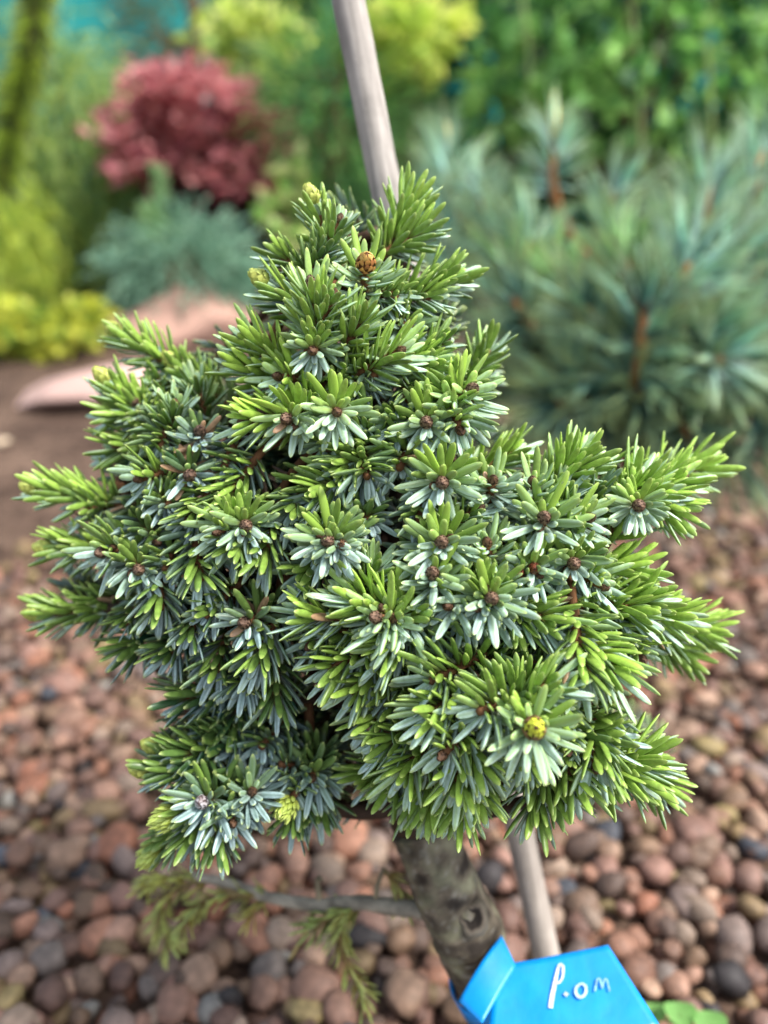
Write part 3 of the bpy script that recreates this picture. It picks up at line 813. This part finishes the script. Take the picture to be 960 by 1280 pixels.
mb = MB(); stroke(mb, [(743.5, 1241), (745, 1233), (746.5, 1226), (750, 1226), (752.5, 1237), (755, 1227), (758, 1226), (760, 1233), (762, 1241)], [2.6, 2.4, 2.2, 2.2, 2.4], SIL2); part('handwritten_letter', mb, M_ink, label_root)

# ------------------------------------------------------------------ seedling at the edge of the tag
sb = ground_at(848, 1335)
seed = thing('seedling', sb, 'tiny pale green seedling with two rounded leaves among the pebbles by the blue tag', 'seedling')
mb = MB(); tube(mb, curve_pts([sb + np.array([0, 0, -.004]), sb + np.array([.002, -.001, .014]), sb + np.array([.003, -.002, .024])], 8), .0009, 6, srgb(150, 176, 110)); part('stem', mb, M_leaf, seed)
for (ox, oy, oz, s, an) in ((.007, -.001, .026, .0062, .3), (-.003, .002, .027, .0058, 2.4), (-.011, .006, .022, .0048, 3.4)):
    mb = MB(); V = []; c0 = sb + np.array([ox, oy, oz])
    V.append(c0)
    for k in range(14):
        a = 2 * math.pi * k / 14; V.append(c0 + np.array([math.cos(a) * s * 1.05, math.sin(a) * s * .85, .0016 * math.cos(2 * a) + .002]))
    mb.add(V, None, [[0, 1 + k, 1 + (k + 1) % 14] for k in range(14)], srgb(124, 176, 96))
    V2 = [sb + np.array([.003, -.002, .023]), c0]; tube(mb, V2, .0008, 5, srgb(140, 176, 104))
    part('leaf', mb, M_leaf, seed)

# ------------------------------------------------------------------ rocks
def rock(name, ctr, size, seedv, label, col, rot=0):
    import bmesh
    bm = bmesh.new(); bmesh.ops.create_icosphere(bm, subdivisions=4, radius=1.0)
    v = np.array([x.co[:] for x in bm.verts]); f = np.array([[y.index for y in x.verts] for x in bm.faces]); bm.free()
    for i in range(len(v)):
        p = v[i].copy()
        q = p * np.array([1, 1, 1.0])
        q = np.sign(q) * np.abs(q) ** .8
        q *= 1 + .22 * mnoise.noise(Vector(p * .9 + seedv)) + .08 * mnoise.noise(Vector(p * 2.6 + seedv)) + .03 * mnoise.noise(Vector(p * 7 + seedv))
        v[i] = q
    rr = np.random.default_rng(int(seedv * 10))
    for _ in range(11):
        pn_ = nrm(rr.normal(0, 1, 3) * np.array([1, 1, .8])); off = rr.uniform(.5, .8); ex = np.maximum(0, v @ pn_ - off); v -= ex[:, None] * pn_ * .94
    v[:, 2] *= .55 + .45 * np.clip(v[:, 0] + .3, -.3, 1.2)
    v *= np.array(size); c, s = math.cos(rot), math.sin(rot)
    v = v @ np.array([[c, s, 0], [-s, c, 0], [0, 0, 1.0]])
    cc = np.array([np.array(col) * (1 + .25 * mnoise.noise(Vector(p * 14 + seedv)) + .12 * mnoise.noise(Vector(p * 50))) for p in v])
    mb = MB(); mb.add(v, None, f, cc)
    o = link(name, mb.mesh(name, M_stone), None, ctr)
    return tag(o, label, 'rock')
g1 = ground_at(140, 500); rock('garden_rock', (g1[0], g1[1] + .06, .0), (.31, .16, .085), 3.1, 'low flat pink granite rock with a pointed end lying on the soil', srgb(182, 152, 142), .12)
g2 = ground_at(205, 432); rock('garden_rock', (g2[0], g2[1] + .07, .03), (.22, .13, .135), 8.7, 'rounded taller pink granite rock behind the flat pink one', srgb(160, 128, 114), -.1)
g3 = ground_at(2, 556); rock('garden_rock', (g3[0], g3[1], .004), (.018, .014, .012), 5.5, 'small pale cobble lying alone on bare brown soil', srgb(196, 176, 150))

# ------------------------------------------------------------------ background vegetation
def leaf_quads(mb, pos, nd, nn, ln, wd, col):
    """N leaves, each a folded rhombus of 4 triangles"""
    N = len(pos); side = nrm(np.cross(nd, nn))
    ln = ln[:, None]; wd = wd[:, None]
    a = pos; b = pos + nd * ln; m = pos + nd * ln * .45 - nn * wd * .18
    l = pos + nd * ln * .45 + side * wd / 2; r = pos + nd * ln * .45 - side * wd / 2
    V = np.stack([a, l, b, r, m], 1).reshape(-1, 3)
    f = np.array([[0, 4, 1], [1, 4, 2], [2, 4, 3], [3, 4, 0]])
    F = (f[None] + (np.arange(N) * 5)[:, None, None]).reshape(-1, 3)
    mb.add(V, None, F, np.repeat(col, 5, 0))
def pick(cols, n, jit=.2):
    cols = np.array(cols) * 1.12; return cols[rng.integers(len(cols), size=n)] * rng.uniform(1 - jit, 1 + jit, (n, 1))
def clump_points(ctr, rad, n, clumps, spread):
    """points in clumps spread through an ellipsoid, denser near its surface"""
    d = nrm(rng.normal(0, 1, (clumps, 3))); rr = rng.uniform(.35, 1, (clumps, 1)) ** .5
    cc = d * rr
    k = rng.integers(clumps, size=n)
    p = cc[k] + rng.normal(0, spread, (n, 3))
    return np.asarray(ctr) + p * np.asarray(rad), cc * np.asarray(rad) + np.asarray(ctr), nrm(p)
def shrub(name, label, cat, base, ctr, rad, n, clumps, spread, ln, wd, cols, droop=0.0, trunk_r=.012, stems=7, bark=(96, 76, 60), group=None, spiky=False, out=.8):
    base = np.array([base[0], base[1], 0.0])
    root = thing(name, base, label, cat, group)
    P, cc, outd = clump_points(ctr, rad, n, clumps, spread)
    P[:, 2] = np.maximum(P[:, 2], .01)
    mb = MB()
    fork = base + (np.asarray(ctr) - base) * .35
    tube(mb, curve_pts([base + np.array([0, 0, -.02]), (base + fork) / 2, fork], 6), np.linspace(trunk_r * 1.3, trunk_r, 6), 8, srgb(*bark), bump=.1)
    for s in range(min(stems, len(cc))):
        e = cc[s]; tube(mb, curve_pts([fork, (fork + e) / 2 + np.array([0, 0, .02]), e], 7), np.linspace(trunk_r * .7, trunk_r * .25, 7), 6, srgb(*bark))
    part('trunk', mb, M_wood, root)
    mb = MB()
    nd = nrm(outd * out + rng.normal(0, .55, (n, 3)) + np.array([0, 0, -droop]))
    nn = nrm(np.cross(nd, rng.normal(0, 1, (n, 3))) + np.array([0, 0, .4])); nn = nrm(nn - nd * (nn * nd).sum(1)[:, None])
    leaf_quads(mb, P, nd, nn, ln * rng.uniform(.7, 1.25, n), wd * rng.uniform(.7, 1.25, n), pick(cols, n))
    part('crown', mb, M_leaf, root, smooth=False)
    return root
S = srgb
def box_ctr(x0, x1, y0, y1, d, depth):
    c = at((x0 + x1) / 2, (y0 + y1) / 2, d)
    return c, (abs(x1 - x0) / 2 / FPX * d, depth, abs(y1 - y0) / 2 / FPX * d)

# boundary fence with teal netting, far left
fy = 5.4
fence = thing('net_fence', (-2.6, fy, 0), 'tall teal netting screen fence on metal posts behind the plants', 'fence')
mb = MB(); xs = np.linspace(-11.2, 9.2, 205); zs = np.linspace(.02, 2.4, 13)
V = []
for z in zs:
    for x in xs: V.append((x, fy + .03 * math.sin(x * 7 + z) + .02 * math.sin(x * 2.3 + z * 3), z))
V = np.array(V); nn_ = len(xs)
mb.add(V, [[i * nn_ + j, i * nn_ + j + 1, (i + 1) * nn_ + j + 1, (i + 1) * nn_ + j] for i in range(12) for j in range(204)], None, S(34, 146, 142))
part('netting', mb, M_net, fence)
for x in (-9.2, -7.1, -5.0, -2.9, -.8, 1.3, 3.4, 5.5, 7.6):
    mb = MB(); tube(mb, [(x, fy + .1, -.05), (x, fy + .1, 1.2), (x, fy + .1, 2.5)], .03, 10, S(60, 90, 86)); part('post', mb, M_net, fence)
for z in (.15, 2.36):
    mb = MB(); tube(mb, [(-11.2, fy + .09, z), (0, fy + .09, z), (9.2, fy + .09, z)], .018, 8, S(60, 90, 86)); part('rail', mb, M_net, fence)

# hedge of mixed dark foliage between the fence and the beds
for i, (x0, x1, y0, y1, d, cols, nm, lb) in enumerate((
        (330, 520, -60, 330, 4.0, [S(60, 110, 46), S(84, 138, 56), S(40, 80, 40)], 'hedge_shrub', 'mid green leafy shrub behind the stake and the green pine'),
        (520, 760, -60, 330, 3.6, [S(44, 92, 44), S(70, 128, 54), S(28, 64, 36)], 'hedge_shrub', 'dark green leafy shrub behind the two candles of the blue pine'),
        (740, 1060, -60, 330, 3.4, [S(40, 88, 44), S(66, 126, 52), S(24, 58, 34)], 'hedge_shrub', 'dark green leafy shrub behind the climbing vine'))):
    c, rad = box_ctr(x0, x1, y0, y1, d, .35)
    shrub(nm, lb, 'shrub', c, c, np.array(rad) * 1.1, 5200, 90, .13, .075, .05, cols, .3, .02, 14)

# climbing vine with big leaves, top right
c, rad = box_ctr(560, 1000, -50, 190, 2.3, .22)
vine = shrub('climbing_vine', 'bright green broad-leaved vine hanging above the blue pine', 'vine', c + np.array([.1, .1, 0]), c, np.array(rad) * 1.05, 520, 60, .14, .085, .07, [S(116, 166, 84), S(88, 140, 70), S(142, 188, 100), S(52, 96, 54)], .6, .014, 12)
for (x, y0, y1) in ((793, -40, 120), (882, -40, 110), (655, -30, 60)):
    mb = MB(); tube(mb, curve_pts([at(x - 6, y0, 2.12), at(x, (y0 + y1) / 2, 2.12), at(x + 6, y1, 2.14), at(x + 10, y1 + 120, 2.2)], 12), .004, 7, S(150, 170, 108)); part('stem', mb, M_wood, vine)

# yellow-leaved shrubs
c, rad = box_ctr(450, 572, 14, 90, 2.0, .12)
shrub('golden_shrub', 'yellow-green leaved shrub right of the stake top', 'shrub', c, c, rad, 420, 22, .2, .06, .05, [S(216, 222, 118), S(196, 210, 98), S(168, 194, 84)], .3, .01)
c, rad = box_ctr(268, 368, 8, 92, 2.9, .14)
shrub('variegated_shrub', 'pale yellow variegated shrub above the red barberry', 'shrub', c, c, rad, 300, 18, .2, .08, .06, [S(226, 232, 150), S(208, 220, 116), S(120, 150, 76), S(190, 208, 100)], .3, .012)
c, rad = box_ctr(338, 392, 222, 300, 2.0, .08)
shrub('cream_shrub', 'small cream-leaved shrub beside the dark barberry base', 'shrub', c, c, rad, 130, 12, .2, .045, .035, [S(214, 220, 160), S(190, 206, 130), S(120, 160, 70)], .2, .008)

# barberry: pink-red leaves above, dark purple ones below
c, rad = box_ctr(170, 356, 150, 340, 2.25, .2)
bar = shrub('red_barberry', 'red barberry bush with rosy pink top leaves over dark purple foliage', 'barberry', c, c + np.array([.04, .03, 0]), np.array(rad), 2600, 70, .12, .04, .028, [S(62, 40, 50), S(46, 30, 40), S(78, 46, 56)], .2, .014, 14)
n = 3000
c, rad = box_ctr(168, 360, 112, 300, 2.22, .24)
cl = 120
u_ = rng.uniform(-1, 1, cl); w_ = rng.uniform(-1, .25, cl); h_ = np.sqrt(np.clip(1 - .85 * u_ ** 2 - .5 * np.minimum(w_, 0) ** 2 * 0, 0, 1))
tier = rng.uniform(-.45, 1, cl)
cc = np.stack([u_ * .92, w_ - .15, h_ * tier], 1)
k = rng.integers(cl, size=n); q = cc[k] + rng.normal(0, 1, (n, 3)) * np.array([.13, .12, .07])
P = c + q * np.array(rad)
mb = MB(); nd = nrm(q * np.array([1, 1, .2]) + rng.normal(0, .5, (n, 3)) + np.array([0, -.3, 0])); nn = nrm(rng.normal(0, .45, (n, 3)) + np.array([.2, -.6, 1.0])); nn = nrm(nn - nd * (nn * nd).sum(1)[:, None])
leaf_quads(mb, P, nd, nn, .036 * rng.uniform(.7, 1.2, n), .03 * rng.uniform(.7, 1.2, n), pick([S(200, 132, 134), S(190, 118, 124), S(210, 152, 150), S(164, 94, 102), S(182, 120, 118)], n, .15))
part('new_growth', mb, M_leaf, bar, smooth=False)

# feathery conifers: many thin drooping strands
def strands(name, label, cat, base, ctr, rad, n, seg_len, cols, droop, wid=.006, trunk_r=.014, outward=.5, leaflets=9, bias=(0, 0, 0)):
    base = np.array([base[0], base[1], 0.0]); root = thing(name, base, label, cat)
    ctr = np.asarray(ctr, float); rad = np.asarray(rad, float)
    top = ctr + np.array([0, 0, rad[2] * .9])
    mb = MB(); tube(mb, curve_pts([base + np.array([0, 0, -.02]), (base + ctr) / 2, ctr, top], 14), np.linspace(trunk_r * 1.3, trunk_r * .3, 14), 8, S(104, 84, 62), bump=.1)
    d = nrm(rng.normal(0, 1, (n, 3))); st = ctr + d * rad * rng.uniform(.2, .85, (n, 1)) ** .6
    for k in range(0, n, max(1, n // 16)):
        a = base + (top - base) * rng.uniform(.3, .9); tube(mb, [a, (a + st[k]) / 2 + np.array([0, 0, .02]), st[k]], np.array([trunk_r * .4, trunk_r * .3, trunk_r * .2]), 5, S(110, 90, 64))
    part('trunk', mb, M_wood, root)
    mb = MB(); dirv = nrm(d * outward + rng.normal(0, .25, (n, 3)) + np.asarray(bias))
    p = st.copy()
    for s in range(leaflets):
        dirv = nrm(dirv + np.array([0, 0, -droop / leaflets * 3]))
        nx_ = p + dirv * seg_len / leaflets
        nn = nrm(np.cross(dirv, rng.normal(0, 1, (n, 3))))
        leaf_quads(mb, p, nrm(dirv + rng.normal(0, .25, (n, 3))), nn, np.full(n, seg_len / leaflets * 1.8), wid * rng.uniform(.7, 1.3, n), pick(cols, n, .2))
        p = nx_
    p[:, 2] = np.maximum(p[:, 2], .005)
    part('crown', mb, M_leaf, root, smooth=False)
    return root
c, rad = box_ctr(15, 160, 90, 380, 2.3, .14)
strands('weeping_cypress', 'soft green thread-leaved weeping conifer left of the red barberry', 'conifer', c, c + np.array([0, 0, .06]), np.array(rad) * np.array([.95, 1, 1]), 1500, .26, [S(150, 174, 92), S(122, 154, 78), S(172, 190, 110), S(92, 124, 62)], .8, .006, .012, .5, 9)
c, rad = box_ctr(-120, 50, 190, 400, 2.0, .16)
strands('golden_cypress', 'yellow-green feathery conifer beyond the low golden shrub', 'conifer', c, c, rad, 700, .17, [S(186, 198, 76), S(162, 182, 68), S(124, 152, 58)], .9, .006)
c, rad = box_ctr(150, 330, -60, 130, 3.4, .2)
strands('open_conifer', 'sparse olive conifer with brown twigs behind the variegated shrub', 'conifer', c, c, rad, 420, .2, [S(104, 124, 84), S(84, 108, 72), S(120, 104, 76), S(70, 96, 70)], .3, .010, .03, .9)
c, rad = box_ctr(340, 500, 50, 260, 2.05, .13)
strands('green_pine', 'soft mid green long-needled pine behind the wooden stake', 'pine', c, c, rad, 800, .15, [S(96, 148, 76), S(76, 130, 70), S(120, 168, 88), S(54, 100, 56)], .15, .005, .016, .9)
c, rad = box_ctr(138, 325, 292, 392, 1.9, .12)
jun = strands('blue_juniper', 'low grey-green juniper below the red barberry, behind the pink rocks', 'juniper', c, c, np.array(rad) * .9, 700, .11, [S(132, 170, 146), S(112, 152, 130), S(150, 184, 156), S(90, 128, 106)], .25, .009, .012, .9)
for (x, y, h) in ((205, 300, .15), (190, 320, .1)):
    mb = MB(); b0 = at(x, y, 1.85); n = 160; s = rng.random(n)
    nd = nrm(np.stack([rng.normal(0, .6, n), rng.normal(0, .6, n), np.full(n, .8)], 1)); P = b0 + np.stack([rng.normal(0, .02, n) * (1 - s), rng.normal(0, .02, n) * (1 - s), s * h], 1)
    leaf_quads(mb, P, nd, nrm(np.cross(nd, rng.normal(0, 1, (n, 3)))), np.full(n, .035), np.full(n, .008), pick([S(150, 182, 130), S(126, 164, 112)], n)); part('leading_shoot', mb, M_leaf, jun, smooth=False)
c, rad = box_ctr(-50, 135, 378, 436, 1.62, .1)
shrub('low_golden_shrub', 'low bright yellow shrub on the soil left of the pink rocks', 'shrub', c, c, rad, 1300, 40, .16, .03, .02, [S(188, 192, 66), S(162, 176, 62), S(116, 144, 56), S(198, 200, 82)], .1, .008)

# hanging tail of a weeping spruce, top left
wb = ground_at(-260, 430)
ws = thing('weeping_spruce', (wb[0], wb[1], 0), 'narrow weeping conifer tail hanging in front of the teal fence', 'conifer')
tl = curve_pts([np.array([wb[0], wb[1], -.02]), np.array([wb[0] + .02, wb[1] - .05, .45]), at(-110, -160, 1.25), at(0, -190, 1.2), at(46, -60, 1.15), at(38, 60, 1.15), at(22, 130, 1.15), at(4, 230, 1.15)], 60)
mb = MB(); tube(mb, tl, np.linspace(.014, .006, 60), 8, S(70, 58, 42), bump=.1); part('trunk', mb, M_wood, ws)
mb = MB(); n = 2600; s = rng.uniform(26, 58.9, n); i = s.astype(int); fr = (s - i)[:, None]
P = tl[i] * (1 - fr) + tl[i + 1] * fr; tg = nrm(tl[i + 1] - tl[i]); rv = rng.normal(0, 1, (n, 3)); rv = nrm(rv - tg * (rv * tg).sum(1)[:, None])
nd = nrm(rv * .8 + tg * .6); leaf_quads(mb, P, nd, nrm(np.cross(nd, tg)), .042 * rng.uniform(.6, 1.1, n), np.full(n, .006), pick([S(150, 172, 60), S(110, 134, 52), S(76, 96, 46)], n)); part('crown', mb, M_leaf, ws, smooth=False)

# ------------------------------------------------------------------ blue long-needled pine on the right
pb = np.array([.36, .93, 0.0])
pine = thing('blue_pine', pb, 'large blue-green pine with long soft needle tufts growing behind the dwarf spruce', 'pine')
PT = [(693, 175, 0, -1, .1, .72, 'c'), (560, 205, -.05, -1, 0, .78, 'c'), (885, 225, .1, -.9, .2, .60, ''), (950, 190, .2, -.9, .1, .62, ''), (785, 320, .1, -.7, .5, .56, ''), (806, 388, .1, -.8, .5, .50, 'b'), (700, 340, -.2, -.9, .3, .62, ''),
      (640, 330, -.3, -.8, .2, .66, ''), (905, 320, .2, -.7, .4, .55, ''), (945, 400, .5, -.4, .5, .54, ''), (615, 285, -.2, -.9, .1, .72, ''), (800, 488, 0, .1, .95, .53, 'b'), (690, 470, -.6, -.3, .5, .58, ''), (905, 500, .4, .2, .6, .52, ''),
      (640, 420, -.6, -.4, .3, .62, ''), (940, 470, .6, 0, .5, .52, ''), (735, 530, -.3, .3, .6, .55, ''), (860, 540, .2, .4, .6, .52, ''), (600, 240, -.3, -.9, .1, .75, ''), (840, 280, .1, -.9, .2, .60, ''), (765, 300, .1, -.9, .2, .64, ''),
      (960, 290, .3, -.8, .2, .58, ''), (660, 540, -.5, .3, .5, .58, ''), (760, 430, -.3, -.3, .7, .55, ''), (880, 430, .3, -.2, .7, .52, ''), (720, 400, -.4, -.5, .5, .6, ''), (570, 330, -.5, -.6, .2, .72, ''), (545, 270, -.4, -.8, .1, .74, ''),
      (1000, 340, .5, -.5, .3, .58, ''), (1010, 450, .7, -.1, .3, .55, ''), (990, 540, .6, .3, .4, .54, ''), (620, 480, -.7, 0, .3, .64, ''), (800, 560, 0, .6, .5, .56, ''), (590, 400, -.6, -.3, .2, .7, ''), (860, 330, .2, -.6, .6, .52, ''), (735, 385, -.2, -.5, .7, .54, ''), (900, 450, .3, 0, .8, .5, ''), (700, 505, -.4, .2, .7, .53, ''), (955, 510, .4, .3, .6, .52, ''), (640, 370, -.4, -.6, .4, .6, ''), (770, 240, .3, -.8, .2, .68, ''), (655, 285, -.2, -.9, .2, .66, ''), (850, 470, .1, .2, .9, .52, ''), (745, 470, -.3, .1, .8, .54, ''), (690, 420, -.2, -.5, .5, .62, ''),
      (840, 350, .1, -.6, .5, .57, ''), (920, 560, .4, .5, .4, .55, ''), (930, 250, .1, -.9, .2, .62, '')]
pc = at(780, 470, .80)
mb = MB(); tube(mb, curve_pts([pb + np.array([0, 0, -.03]), pb + np.array([-.02, -.05, .10]), pc, at(760, 330, .82)], 16), np.linspace(.02, .011, 16), 10, S(110, 84, 62), bump=.12); part('trunk', mb, M_wood, pine)
core = curve_pts([pb + np.array([-.02, -.05, .10]), pc, at(760, 330, .82)], 12)
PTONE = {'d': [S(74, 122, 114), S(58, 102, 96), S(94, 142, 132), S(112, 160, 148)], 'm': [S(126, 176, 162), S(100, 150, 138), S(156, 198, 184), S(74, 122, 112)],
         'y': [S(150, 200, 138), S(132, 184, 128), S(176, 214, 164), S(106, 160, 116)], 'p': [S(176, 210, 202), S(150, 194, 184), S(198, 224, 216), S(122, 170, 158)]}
def pine_template(long, tone):
    nb = 56; per = 5; n = nb * per; mb = MB()
    s = np.repeat(rng.random(nb), per); ph = np.repeat(rng.uniform(0, 6.28, nb), per)
    rv = np.stack([np.cos(ph), np.sin(ph), np.zeros(n)], 1); al = np.radians(80 - 58 * s + np.repeat(rng.normal(0, 9, nb), per))
    nd = nrm(rv * np.sin(al)[:, None] + np.array([0, 0, 1.0]) * np.cos(al)[:, None] + rng.normal(0, .05, (n, 3))); na = nrm(np.array([0, 0, 1.0]) - nd * nd[:, 2:3])
    col = np.repeat(pick(PTONE[tone], nb, .5), per, 0) * rng.uniform(.85, 1.15, (n, 1)); ln = long * rng.uniform(.85, 1.1, n) * np.repeat(rng.uniform(.8, 1.1, nb), per)
    v, f, c = needle_geo(np.stack([rv[:, 0] * .002, rv[:, 1] * .002, (s - 1) * .05], 1), nd, na, ln, np.full(n, .0013), np.full(n, .0009), np.repeat(rng.uniform(-.2, .1, nb), per), [col, col, col, col * 1.15], 4, np.array([0, .33, .66, 1]), np.array([.8, 1, .9, .15]))
    c = c.reshape(n, 4, 4, 3); c[:, :2] = col[:, None, None, :]; c = c.reshape(-1, 3)
    mb.add(v, f, None, c); return mb.mesh('needle_tuft', M_pine)
PTM = {k: [pine_template(l, k) for l in (.048, .054, .060)] for k in 'dmyp'}
for (x, y, dx, dy, t, d, b) in PT:
    T = at(x, y, d); D = direction(T, dx, dy, t)
    base = T - D * .05
    k = int(np.argmin(np.linalg.norm(core - base, axis=1) + .3 * np.maximum(0, core[:, 2] - base[2]))); A = core[k]
    mb = MB(); tube(mb, curve_pts([A, A * .45 + base * .55 + np.array([0, 0, -.02]), base, T], 12), np.linspace(.0075, .0032, 12), 7, S(150, 104, 66), bump=.1)
    br = link('branch', mb.mesh('branch', M_wood, base), pine, base - pb)
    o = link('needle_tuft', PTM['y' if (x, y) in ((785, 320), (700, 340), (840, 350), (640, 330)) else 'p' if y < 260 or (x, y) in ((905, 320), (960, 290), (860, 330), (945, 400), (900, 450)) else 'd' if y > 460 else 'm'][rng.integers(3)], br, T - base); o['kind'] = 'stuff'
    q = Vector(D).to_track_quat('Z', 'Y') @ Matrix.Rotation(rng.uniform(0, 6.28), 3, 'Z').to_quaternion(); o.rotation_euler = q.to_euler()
    if b == 'c':
        mb = MB(); tube(mb, [T - D * .005, T + D * .02, T + D * .042], np.array([.0048, .0042, .0022]), 8, S(206, 190, 120), bump=.15); link('candle', mb.mesh('candle', M_bud, base), br)
    elif b == 'b':
        o = link('bud', BUD['B'], br, T - base); o.rotation_euler = Vector(D).to_track_quat('Z', 'Y').to_euler(); o.scale = (.011, .011, .013)

bpy.context.view_layer.update()
